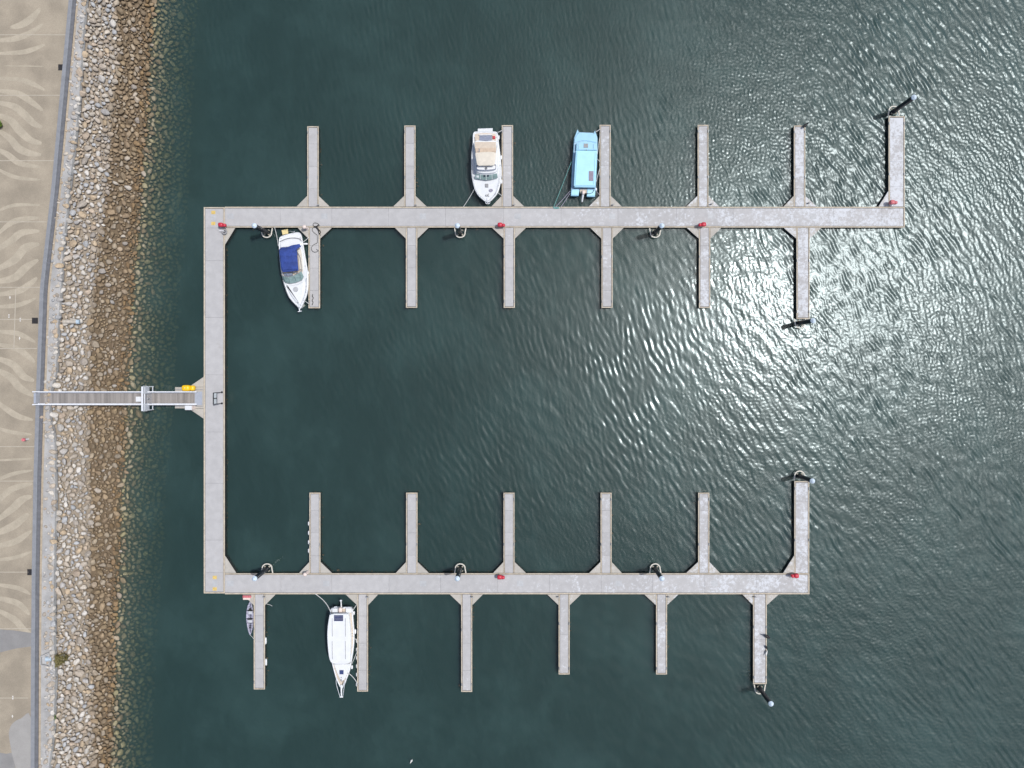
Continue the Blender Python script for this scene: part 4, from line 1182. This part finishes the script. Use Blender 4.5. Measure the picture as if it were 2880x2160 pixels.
for x in (424, 698): rail(fc, [z_(x, 415, 1.617), z_(x, 505, 1.617)], .03, m="skyside")
cb = block(o, "cabin", [z_(x, y, 1.81) for x, y in [(384,530),(748,535),(742,800),(728,1195),(350,1190),(364,800)]], 1.08, 1.793, "skyblue", .04, .05)
rf = block(o, "roof", [z_(x, y, 1.92) for x, y in [(380,525),(760,530),(752,800),(728,1168),(342,1166),(360,800)]], 1.799, 1.893, "skyroof", .05, .05)
for x0_, x1_ in ((404, 372), (730, 704)): rail(rf, [z_(x0_, 560, 1.92), z_(x1_, 1140, 1.92)], .03, m="skyblue")
block(o, "solar_panel", [z_(x, y, 1.948) for x, y in [(614,898),(698,900),(692,1078),(612,1076)]], 1.904, 1.937, "solargrey", .01, .01, rf)
p = z_(568, 530, 1.728); MB().cyl((p.x, p.y, 1.562), (p.x, p.y, 2.03), .09, .05, 8).build("vent", M["grey"], o)
# stern windows
for x0_, x1_ in ((350,445), (462,596), (614,712)):
    q = [z_(x0_, 1174, 1.771), z_(x1_, 1174, 1.771), z_(x1_, 1214, 1.315), z_(x0_, 1214, 1.315)]
    MB().add([p for p in q]+[p-Vector((0,-.05,.05)) for p in q], [(3,2,1,0),(4,5,6,7),(0,1,5,4),(1,2,6,5),(2,3,7,6),(3,0,4,7)]).build("stern_window", M["darkglass"], cb)
q = [z_(340, 1166, 1.782), z_(726, 1168, 1.782), z_(722, 1226, 1.2), z_(340, 1222, 1.2)]
MB().add([p+Vector((0,.02,-.02)) for p in q]+[p+Vector((0,.12,-.06)) for p in q], [(3,2,1,0),(4,5,6,7),(0,1,5,4),(1,2,6,5),(2,3,7,6),(3,0,4,7)]).build("stern_bulkhead", M["navy"], cb)
block(o, "motor_well", [z_(x, y, .95) for x, y in [(450,1228),(590,1232),(572,1300),(456,1296)]], .5, .98, "beige", .03, .03)
mt = empty("x", (0,0,0)); bpy.data.objects.remove(mt)
mo = MB(); p = z_(515, 1285, 1.287); mo.blob((p.x, p.y, 1.26), .20, .30, .26, 10, 7, .7); mo = mo.build("outboard_motor", M["pink"], o, smooth=True)
a1, a2 = z_(512, 1300, 1.2), z_(492, 1452, .75)
MB().tube([a1, a2], [.16, .09], 8).build("motor_leg", M["white2"], mo)
a3 = z_(489, 1470, .7); MB().blob(a3, .11, .13, .10, 8, 5).build("propeller", M["black"], mo)
rail(o, spline([z_(560, 1300, 1.15), z_(620, 1306, 1.12), z_(680, 1285, 1.12), z_(702, 1240, 1.2)], 5), .035, name="fuel_hose", m="black")
block(o, "stern_step", [z_(x, y, .8) for x, y in [(300,1240),(446,1244),(428,1338),(296,1336)]], .95, 1.08, "skyroof", .03, .02)
block(o, "stern_step", [z_(x, y, .8) for x, y in [(592,1246),(726,1248),(718,1352),(580,1348)]], .95, 1.08, "skyroof", .03, .02)
boat_fender(1676.5, 532.5, .85, "white fender at the stern corner of the pale blue houseboat", L=.4, r=.11)
small_cleats(o, [z_(430,215,1.2), z_(708,222,1.2), z_(348,650,1.12), z_(310,1240,1.1), z_(720,1245,1.1)])

# --- sports cruiser with blue canopy
z_ = zoomer(740, 620, 5.92)
o = empty("sports_cruiser", z_(500, 850, 0)); tag(o, "white sports cruiser with dark blue canopy over its cockpit", "boat")
G3 = smooth_poly([z_(x, y, 1.2) for x, y in [(290,268),(420,225),(560,198),(622,222),(650,320),(690,550),(724,750),(745,900),(746,1100),(722,1250),(650,1420),(612,1470),(560,1425),(440,1290),(370,1120),(322,950),(290,800),(264,500),(262,330)]], 3)
hull(o, G3, 1.2, beam_in=.24)
sp = block(o, "swim_platform", [z_(x, y, 1.22) for x, y in [(285,285),(420,240),(558,212),(612,232),(628,300),(520,300),(400,310),(290,350)]], 1.0, 1.20, "white", .03, .03)
mb = MB(); mb.tube(spline([z_(275, 355, 1.3), z_(380, 308, 1.3), z_(500, 290, 1.3), z_(600, 305, 1.3), z_(642, 345, 1.3)], 5), .05, 6); mb.build("transom_seam", M["grey"], o)
block(o, "sun_pad", [z_(x, y, 1.45) for x, y in [(278,372),(390,322),(500,304),(600,322),(640,380),(640,420),(280,452)]], 1.1, 1.42, "white", .06, .06)
block(o, "cockpit_sole", [z_(x, y, 1.2) for x, y in [(290,450),(610,450),(650,640),(662,840),(640,900),(320,920),(296,760)]], .8, 1.19, "beige", .02, .02)
block(o, "side_seat", [z_(x, y, 1.5) for x, y in [(560,480),(620,470),(640,640),(650,820),(600,812),(584,640)]], 1.15, 1.45, "cream", .04, .04)
rail(o, spline([z_(552,500,1.75), z_(612,600,1.75), z_(634,720,1.75), z_(642,860,1.75)], 5), .035, name="cockpit_frame", m="grey")
cz = 2.55
cp = ccw([z_(x, y, cz) for x, y in [(262,488),(290,448),(400,442),(480,410),(600,390),(622,436),(552,466),(566,640),(582,832),(430,850),(320,858),(296,800),(276,640)]])
cen_ = sum((Vector(p) for p in cp), Vector())/len(cp)
mb = MB(); mb.loft([atz(cp, cz-.26), atz(cp, cz-.06), [(*(Vector(p).lerp(cen_, .12)).xy, cz+.06) for p in cp], [(*(Vector(p).lerp(cen_, .55)).xy, cz+.14) for p in cp]]); can = mb.build("canopy", M["bluecanvas"], o)
for y in (470, 600, 712, 820):
    rail(can, spline([z_(276+ (y-470)*.09, y+10, cz+.02), z_(420, y-6, cz+.15), z_(556+(y-470)*.05, y-8, cz+.03)], 4), .03, name="canopy_bow", m="bluecanvas")
for x, y in ((300,500),(545,500),(330,830),(560,815)):
    p = z_(x, y, cz); MB().cyl((p.x, p.y, 1.1), (p.x, p.y, cz-.1), .022, .022, 5).build("canopy_pole", M["steel"], can)
# raked wrap-round windscreen
A_ = [z_(x, y, 1.95) for x, y in [(316,905),(345,930),(420,940),(510,918),(590,880),(636,842)]]
B_ = [z_(x, y, 1.34) for x, y in [(334,990),(368,1036),(450,1052),(560,1030),(650,990),(676,930)]]
for i in range(5):
    q = [A_[i].lerp(A_[i+1], .03), A_[i].lerp(A_[i+1], .97), B_[i].lerp(B_[i+1], .97), B_[i].lerp(B_[i+1], .03)]
    MB().add([p+Vector((0,0,.04)) for p in q]+[p for p in q], [(3,2,1,0),(4,5,6,7),(0,1,5,4),(1,2,6,5),(2,3,7,6),(3,0,4,7)]).build("windscreen_pane", M["glass"], o)
rail(o, A_, .04, name="windscreen_rail", m="grey"); rail(o, B_, .03, name="windscreen_base", m="grey")
for a, b in ((1,1),(3,3)):
    rail(o, [z_(385 if a == 1 else 488, 872 if a == 1 else 852, 2.1), A_[a+1]], .03, name="screen_strut", m="greyblue")
block(o, "dashboard", [z_(x, y, 1.5) for x, y in [(330,880),(480,866),(490,912),(420,930),(350,922)]], 1.18, 1.45, "greyblue", .04, .03)
block(o, "helm_seat", [z_(x, y, 1.6) for x, y in [(520,905),(560,870),(620,860),(600,888),(540,915)]], 1.18, 1.5, "black", .03, .03)
fd = smooth_poly([z_(x, y, 1.42) for x, y in [(370,1060),(450,1075),(560,1055),(660,1010),(700,1050),(690,1180),(650,1330),(606,1410),(540,1370),(450,1250),(395,1140)]], 3)
block(o, "foredeck", fd, 1.14, 1.36, "white", .12, .16, None, .06)
p = z_(540, 1146, 1.45); MB().cyl((p.x, p.y, 1.38), (p.x, p.y, 1.47), .34, .32, 20).build("round_hatch", M["hatch"], o)
p = z_(580, 1362, 1.4); MB().cyl((p.x, p.y, 1.2), (p.x, p.y, 1.5), .10, .08, 8).build("windlass", M["steel"], o)
a1, a2 = z_(590, 1400, 1.3), z_(610, 1515, 1.25)
mb = MB(); mb.tube([a1, a2], .08, 6); mb.tube([a2+Vector((-.25,-.02,0)), a2+Vector((0,.0,-.06)), a2+Vector((.26,.06,0))], .05, 6); mb.build("anchor", M["alu"], o)
gr_ = [Vector(p) for p in inset(ccw(G3), .10)]; bow = [p for p in gr_ if p.y < z_(0, 960, 1).y]
rail(o, [(p.x, p.y, 1.68) for p in sorted(bow, key=lambda p: math.atan2(p.x-z_(540,960,1).x, -(p.y-z_(540,960,1).y)))], .022, posts=9, name="bow_rail", drop=.5)
lad = block(o, "boarding_platform", [z_(x, y, 1.0) for x, y in [(304,160),(410,142),(418,222),(322,240)]], .93, 1.02, "paleyellow", .02, .02)
for x in (318, 345, 372, 396):
    p = z_(x, 158, 1.05); MB().box(p.x-.05, p.x+.05, p.y-.03, p.y+.03, 1.0, 1.06).build("slot", M["black"], lad)
rail(o, spline([z_(420,190,1.2), z_(450,178,1.5), z_(490,192,1.5), z_(500,222,1.2)], 4), .025, name="stern_rail"); rail(o, [z_(505,196,1.5), z_(525,178,1.6)], .04, name="flag_socket", m="alu")
boat_fender(858.5, 685.8, .75, "white fender beside the stern quarter of the blue-canopy cruiser", True, .68, .13)
boat_fender(867.2, 767.5, .6, "white fender amidships on the blue-canopy cruiser", False, .4, .09)
small_cleats(o, [z_(300,300,1.24), z_(620,290,1.24), z_(700,760,1.24), z_(312,900,1.24), z_(680,1330,1.24)])

# --- white houseboat with bowsprit
z_ = zoomer(880, 1660, 5.183)
o = empty("white_houseboat", z_(400, 700, 0)); tag(o, "long white houseboat with roof solar panel and pointed bowsprit", "boat")
G4 = smooth_poly([z_(x, y, 1.1) for x, y in [(272,262),(420,256),(562,262),(584,400),(602,650),(592,850),(556,1080),(522,1220),(440,1410),(414,1448),(392,1410),(340,1300),(310,1200),(272,1050),(240,900),(226,650),(246,380)]], 3)
hull(o, G4, 1.1, beam_in=.18, deck_m="beige")
block(o, "stern_locker", [z_(x, y, 1.5) for x, y in [(274,266),(360,266),(360,330),(274,332)]], 1.0, 1.45, "white", .05, .05)
block(o, "stern_locker", [z_(x, y, 1.5) for x, y in [(474,262),(556,262),(560,334),(474,334)]], 1.0, 1.45, "white", .05, .05)
RF = smooth_poly([z_(x, y, 2.35) for x, y in [(250,362),(285,346),(400,344),(490,346),(518,364),(534,480),(550,640),(552,800),(546,960),(536,1060),(420,1080),(290,1070),(240,1010),(216,850),(206,650),(216,500),(238,372)]], 3)
block(o, "cabin", inset(ccw(RF), .16), 1.0, 2.18, "white", .03, .03)
rf = block(o, "roof", RF, 2.19, 2.38, "white", .05, .06)
block(o, "solar_panel", [z_(x, y, 2.45) for x, y in [(306,366),(440,366),(440,452),(306,452)]], 2.37, 2.42, "solar", .01, .01, rf)
for k in range(1, 4):
    y = 366+86*k/4; a, b = z_(306, y, 2.43), z_(440, y, 2.43); MB().box(a.x, b.x, a.y-.012, a.y+.012, 2.42, 2.428).build("cell_line", M["hatch"], rf)
for x in (281, 473):
    for y0_, y1_ in ((415, 675), (745, 1005)):
        rail(rf, [z_(x, y0_, 2.47), z_(x+3, y1_, 2.47)], .025, m="grey", posts=1, drop=.1)
tk = block(o, "trunk_cabin", [z_(x, y, 1.5) for x, y in [(292,1080),(540,1075),(518,1170),(466,1300),(440,1330),(400,1330),(350,1230)]], 1.0, 1.4, "white", .10, .06)
block(o, "bow_hatch", [z_(x, y, 1.5) for x, y in [(384,1166),(446,1168),(446,1232),(384,1230)]], 1.38, 1.48, "navy", .04, .03, tk)
mb = MB(); p = z_(420, 1300, 1.2); mb.box(p.x-.08, p.x+.08, p.y-.2, p.y+.14, 1.05, 1.45); mb.cyl((p.x, p.y+.35, 1.35), (p.x, p.y+.35, 1.47), .08, .08, 8); mb.build("windlass", M["steel"], o)
a1, a2 = z_(414, 1380, 1.2), z_(416, 1556, 1.25)
mb = MB(); mb.tube([a1, a2], [.12, .09], 8); mb.box(a2.x-.22, a2.x+.22, a2.y-.06, a2.y+.10, 1.2, 1.3); mb.build("bowsprit", M["white"], o)
rail(o, spline([z_(342,1300,1.6), z_(342,1370,1.6), z_(392,1545,1.35)], 5), .03, name="pulpit_rail", m="alu"); rail(o, spline([z_(490,1300,1.6), z_(462,1380,1.6), z_(436,1545,1.35)], 5), .03, name="pulpit_rail", m="alu")
mo = MB(); p = z_(404, 285, 1.3); mo.blob((p.x, p.y, 1.35), .27, .36, .28, 10, 7, .7); mo = mo.build("outboard_motor", M["pink"], o, smooth=True)
a1, a2 = z_(414, 255, 1.2), z_(410, 165, 1.0); MB().tube([a1, a2], [.12, .09], 8).build("motor_leg", M["steel"], mo)
a3 = z_(408, 152, 1.0); mb = MB(); mb.blob(a3, .17, .13, .15, 8, 5); mb.build("propeller", M["alu"], mo)
rail(o, [z_(310,248,1.4), z_(352,242,1.4)], .07, name="stern_rail", m="alu"); rail(o, [z_(452,250,1.4), z_(552,252,1.4)], .05, name="stern_rail", m="alu")
small_cleats(o, [z_(268,330,1.15), z_(570,330,1.15), z_(580,632,1.15), z_(580,672,1.15), z_(548,1060,1.15), z_(520,1215,1.15)])
boat_fender(994.8, 1724, .7, "white fender at the stern of the white houseboat", False, .5, .15)
boat_fender(998.6, 1776, .6, "white fender amidships on the white houseboat", False, .62, .15)
boat_fender(989.8, 1876, .7, "white fender towards the bow of the white houseboat", False, .5, .14)

# --- grey kayak
z_ = zoomer(670, 1660, 5.53)
o = empty("kayak", z_(178, 440, 0)); tag(o, "small grey camouflage kayak tied beside the first outer finger", "kayak")
KO = smooth_poly([z_(x, y, .34) for x, y in [(186,176),(212,225),(228,320),(236,420),(232,520),(216,620),(182,705),(150,630),(128,520),(120,420),(126,320),(150,225)]], 3)
g = ccw(KO); mb = MB(); mb.loft([atz(inset(g, .26), -.16), atz(inset(g, .10), .02), atz(g, .26), atz(inset(g, .02), .33), atz(inset(g, .10), .36), atz(inset(g, .16), .28)]); kb = mb.build("hull", M["kayak"], o, smooth=True)
for x, y in ((180, 350), (178, 485)):
    st = block(o, "seat", [z_(x-34, y-26, .45), z_(x+34, y-26, .45), z_(x+32, y+30, .45), z_(x-32, y+30, .45)], .26, .40, "mesh", .06, .05)
    block(o, "backrest", [z_(x-36, y-40, .5), z_(x+36, y-40, .5), z_(x+36, y-26, .5), z_(x-36, y-26, .5)], .26, .62, "black", .03, .03)
for y in (322, 440, 512): 
    rail(o, [z_(124 if y != 512 else 130, y, .42), z_(236, y, .42)], .03, name="strap", m="black")
p = z_(182, 296, .4); block(o, "front_hatch", [z_(165,285,.4), z_(200,285,.4), z_(202,308,.4), z_(163,308,.4)], .27, .39, "black", .03, .02)
p = z_(178, 585, .4); MB().cyl((p.x, p.y, .27), (p.x, p.y, .39), .11, .10, 12).build("round_hatch", M["black"], o)
rail(o, [z_(160,560,.46), z_(202,550,.46)], .03, name="rod_holder", m="black")

# ------------------------------------------------------------------ mooring lines
def mooring(a, za, b, zb, m, label, sag=.25, r=.04):
    A, B = P(*a, za), P(*b, zb); mid = (A+B)/2-Vector((0,0,sag))
    mb = MB(); mb.tube(spline([A, A.lerp(B, .25)-Vector((0,0,sag*.75)), mid, A.lerp(B, .75)-Vector((0,0,sag*.75)), B], 4), r, 5)
    q = mb.build("mooring_line", M[m], None, loc=A); tag(q, label, "rope", "mooring lines of the boats")
mooring((1335,530),1.15,(1303,582),DZ+.1,"rope","pale line from the flybridge cruiser's open-water side to the walkway")
mooring((1399.5,372),1.15,(1413,366),DZ+.1,"rope","pale stern line from the flybridge cruiser to the finger",.1)
mooring((1399.5,541),1.15,(1412,550.5),DZ+.1,"rope","pale bow line from the flybridge cruiser to the finger",.1)
mooring((1607,455),1.1,(1557.5,582),DZ+.1,"ropeteal","teal line from the pale blue houseboat's side to the walkway",.3,.035)
mooring((1603.5,537),1.1,(1562,583),DZ+.1,"ropegrey","mauve stern line of the pale blue houseboat, nearer the teal line",.2,.035)
mooring((1603.5,543),1.1,(1577,583),DZ+.1,"ropegrey","mauve stern line of the pale blue houseboat, nearer its motor",.2,.035)
mooring((1675,371),1.1,(1688,363),DZ+.1,"rope","pale bow line from the pale blue houseboat to the finger tip",.08)
mooring((1680,434),1.1,(1688.5,376),DZ+.1,"rope","long pale line along the pale blue houseboat's forward side",.2,.035)
mooring((1679,446),1.1,(1688.5,456),DZ+.1,"rope","short pale line amidships from the pale blue houseboat",.06,.035)
mooring((1676.5,512),1.1,(1688.5,468),DZ+.1,"rope","long pale line along the pale blue houseboat's after side",.2,.035)
mooring((1677,537),1.1,(1687,549),DZ+.1,"ropegrey","mauve line from the houseboat's stern corner to the finger",.1,.03)
mooring((783,692),1.2,(772,638),DZ+.1,"rope","pale stern line from the blue-canopy cruiser to the walkway",.15)
mooring((851,681.5),1.2,(868,668),DZ+.1,"rope","pale line from the blue-canopy cruiser's stern quarter to the finger",.1)
mooring((857.5,846.5),1.2,(870.5,856),DZ+.1,"rope","pale bow line from the blue-canopy cruiser to the finger",.1)
A, B = (931,1723.5), (884.5,1670)
mb = MB(); mb.tube(spline([P(931,1723.5,1.1), P(921,1703,.7), P(907,1686,.5), P(886,1669.5,DZ+.1)], 6), .05, 5); q = mb.build("mooring_line", M["rope"], None, loc=P(907,1690,.5)); tag(q, "curved pale stern line from the white houseboat to the walkway", "rope", "mooring lines of the boats")
mooring((990,1720),1.1,(1003,1701),DZ+.1,"rope","pale stern line from the white houseboat to the finger gusset",.1)
mooring((996,1793),1.1,(1006,1809.5),DZ+.1,"rope","short pale line amidships from the white houseboat",.1,.035)
mooring((989,1868),1.1,(1006,1829),DZ+.1,"rope","long pale line along the white houseboat's forward side",.2,.035)
mooring((981,1894),1.1,(1006,1924),DZ+.1,"rope","pale bow line from the white houseboat to the finger",.25,.05)
mooring((703,1785),.38,(715,1799),DZ+.1,"rope","thin pale line from the kayak to the finger",.05,.03)
def loops(name, pts, z, r, m, label, cat="rope"):
    mb = MB(); mb.tube(spline([P(x, y, z+.002*i) for i, (x, y) in enumerate(pts)], 5), r, 5); q = mb.build(name, M[m], None, loc=P(*pts[0], z)); tag(q, label, cat)
zz = zoomer(840, 600, 10.37); C_ = lambda L: [(840+x/10.37, 600+y/10.37) for x, y in L]
loops("black_hose", C_([(650,640),(600,600),(640,540),(560,440),(480,400),(420,340),(460,280),(560,300),(600,360),(520,400),(420,420),(400,500),(470,580),(540,640),(545,760),(540,860),(430,920),(370,1010),(410,1110),(500,1130),(570,1090),(520,1050)]), DZ+.06, .032, "black", "tangled thin black hose on the finger beside the blue-canopy cruiser", "hose")
loops("black_line", C_([(430,380),(520,380),(560,440),(600,500),(640,560),(600,590),(560,480),(500,400),(560,350),(600,330)]), DZ+.09, .05, "black", "thick black rope bunched where the hose meets the walkway")
zc = lambda L: [(1440+x/3.07, 300+y/3.07) for x, y in L]
loops("teal_coil", zc([(355,866),(372,874),(395,870),(410,876),(385,880),(362,876),(370,868),(405,870)]), DZ+.07, .04, "ropeteal", "small heap of teal rope on the walkway edge by the houseboat")
zc2 = lambda L: [(740+x/5.92, 620+y/5.92) for x, y in L]
loops("dark_chain", zc2([(828,1230),(818,1260),(836,1290),(816,1330),(832,1360),(815,1410)]), DZ+.05, .05, "black", "dark chain heap near the tip of the first basin-side finger")
loops("trailing_line", [(737,1698.5),(745,1698),(756,1700),(766,1704.5)], .1, .03, "rope", "thin loose line trailing in the water off the first outer gusset")

# ------------------------------------------------------------------ birds
def bird(px, py, z, heading, label, white=False, sc=1.0, z_mat=None):
    c = P(px, py, z); o = empty("bird", c); tag(o, label, "bird", "birds resting in the marina")
    ca, sa = math.cos(heading), math.sin(heading)
    prof = [(-.42,.30,.03),(-.30,.28,.06),(-.18,.26,.13),(0,.24,.17),(.16,.27,.14),(.24,.36,.085),(.28,.48,.065),(.32,.55,.075),(.38,.56,.055),(.48,.54,.012)]
    mb = MB(); rings = []
    for x, h, r in prof:
        rings.append([(c.x+sc*(x*ca-r*math.cos(a)*sa), c.y+sc*(x*sa+r*math.cos(a)*ca), c.z+sc*(h+r*math.sin(a)-(.2 if z_mat == 'swim' else 0))) for a in (2*math.pi*k/10 for k in range(10))])
    mb.loft(rings); b = mb.build("body", M["birdwhite" if white else "birdblack"], o, smooth=True)
    for s_ in (-1, 1):
        w_ = MB(); pts = [(.12,.13,.33),(-.05,.18,.32),(-.28,.12,.33),(-.40,.05,.34),(-.1,.10,.40)]
        w_.add([(c.x+sc*(x*ca-s_*y*sa), c.y+sc*(x*sa+s_*y*ca), c.z+sc*(h-(.2 if z_mat == 'swim' else 0))) for x, y, h in pts], [(0,1,4),(1,2,4),(2,3,4),(3,0,4)]); w_.build("wing", M["birdblack"], o)
        if z_mat != 'swim':
            MB().cyl((c.x-s_*.05*sa*sc, c.y+s_*.05*ca*sc, c.z), (c.x-s_*.05*sa*sc, c.y+s_*.05*ca*sc, c.z+.16*sc), .015*sc, .015*sc, 5).build("leg", M["grey"], o)
bird(2154, 1787, DZ+.03, 2.6, "large dark bird standing on the outer end finger of the shorter walkway", sc=1.25)
bird(2153.5, 1818, DZ+.03, 2.0, "small dark bird on the outer end finger, middle of three", sc=.75)
bird(2154, 1834, DZ+.03, 4.4, "small pied bird on the outer end finger, nearest its pile", True, .85)
bird(2262, 355, DZ+.03, .7, "dark bird at the tip of the sixth outer finger", sc=1.1)
bird(1157, 2140, 0.0, 1.1, "small pied water bird swimming off the fingers of the shorter walkway", True, .85, 'swim')

# ------------------------------------------------------------------ things on the bank and promenade
c = P(79, 1235, PROM_Z); o = empty("marker_post", c); tag(o, "short white post with red head on the promenade", "post")
MB().cyl((c.x, c.y, PROM_Z), (c.x, c.y, PROM_Z+.75), .13, .13, 12).build("post", M["white"], o)
mb = MB(); mb.cyl((c.x-.02, c.y, PROM_Z+.75), (c.x-.02, c.y, PROM_Z+.95), .22, .20, 16); mb.build("head", M["pinkred"], o)
# drainage pipe in the stones
a, b = P(193, 906.5, 1.95), P(236, 906.5, 1.75)
a = Vector((a.x, a.y, float(bed_z(a.x, a.y))+.30)); b = Vector((b.x, b.y, float(bed_z(b.x, b.y))+.62))
o = empty("drain_pipe", a); tag(o, "concrete drain pipe with pale blue end lying among the stones", "pipe")
MB().cyl(a, b-(b-a).normalized()*.35, .24, .24, 16).build("barrel", M["pipe"], o)
MB().cyl(b-(b-a).normalized()*.36, b, .29, .29, 16).build("end_collar", M["pipeblue"], o)
# outfall headwall
z0 = APRON_Z+.35
c = P(124, 1853, z0); o = empty("outfall_headwall", (c.x, c.y, APRON_Z)); tag(o, "small grey outfall headwall with round pale blue pipe beside the scrub", "headwall")
tp = [P(x, y, z0) for x, y in [(113.5,1847),(138,1836.5),(138,1875),(113.5,1870)]]
def wall(a, b, t_=.06):
    d = (b-a).normalized(); nn = Vector((-d.y, d.x, 0))*t_
    q = [a-nn, b-nn, b+nn, a+nn]; return MB().loft([[(p.x, p.y, APRON_Z-.6) for p in q], [(p.x, p.y, z0) for p in q]])
for i in range(4): wall(tp[i], tp[(i+1) % 4]).build("wall_panel", M["strip"], o)
MB().prism([(*p.xy, 0) for p in tp], APRON_Z-.5, APRON_Z+.06).build("floor_slab", M["hatch"], o)
p = P(129, 1855, z0); MB().cyl((p.x-.1, p.y, APRON_Z+.2), (p.x+.55, p.y, APRON_Z+.05), .30, .30, 16).build("pipe", M["pipeblue"], o)
def tuft(px, py, spread, h, n, m, label, seed, zb=None, leafw=.03):
    c0 = P(px, py, 3.0); zz_ = (float(bed_z(np.array(c0.x), np.array(c0.y))) if zb is None else zb)
    c = P(px, py, zz_); o = empty("shrub", c); tag(o, label, "plant")
    r = random.Random(seed); mb = MB(); st = MB()
    for _ in range(n):
        a = r.uniform(0, 6.28); d = spread*r.random()**.6; bx, by = c.x+d*math.cos(a), c.y+d*math.sin(a)*.7
        L = h*r.uniform(.5, 1.2); a2 = r.uniform(0, 6.28); tx, ty = bx+L*.6*math.cos(a2), by+L*.6*math.sin(a2)
        w_ = leafw*r.uniform(.7, 1.5); nx_, ny_ = -math.sin(a2)*w_, math.cos(a2)*w_
        mx_, my_ = (bx*.45+tx*.55), (by*.45+ty*.55)
        mb.add([(bx, by, c.z+.02), (mx_+nx_, my_+ny_, c.z+L*.75), (tx, ty, c.z+L*.8), (mx_-nx_, my_-ny_, c.z+L*.75)], [(0,1,2,3)])
    mb.build("leaves", M[m], o)
    for k in range(5):
        a = r.uniform(0, 6.28); st.tube([(c.x+.1*math.cos(a), c.y+.1*math.sin(a), c.z-.1), (c.x+spread*.6*math.cos(a), c.y+spread*.5*math.sin(a), c.z+h*.6)], .02, 4)
    st.build("stem", M["weed"], o)
tuft(166, 1852, .95, .8, 420, "leafdry", "low dark scrub growing among the stones beside the headwall", 1, None, .05)
tuft(183, 1846, .55, .6, 200, "leafdry", "small dark tuft next to the scrub by the headwall", 2, None, .05)
tuft(152, 2014, .35, .45, 110, "leaf", "small green tuft at the top of the stones near the pale grey paving", 3, None, .04)
tuft(-4, 352, .55, .7, 320, "leaf", "bright green shrub at the landward edge of the promenade", 5, PROM_Z, .07)
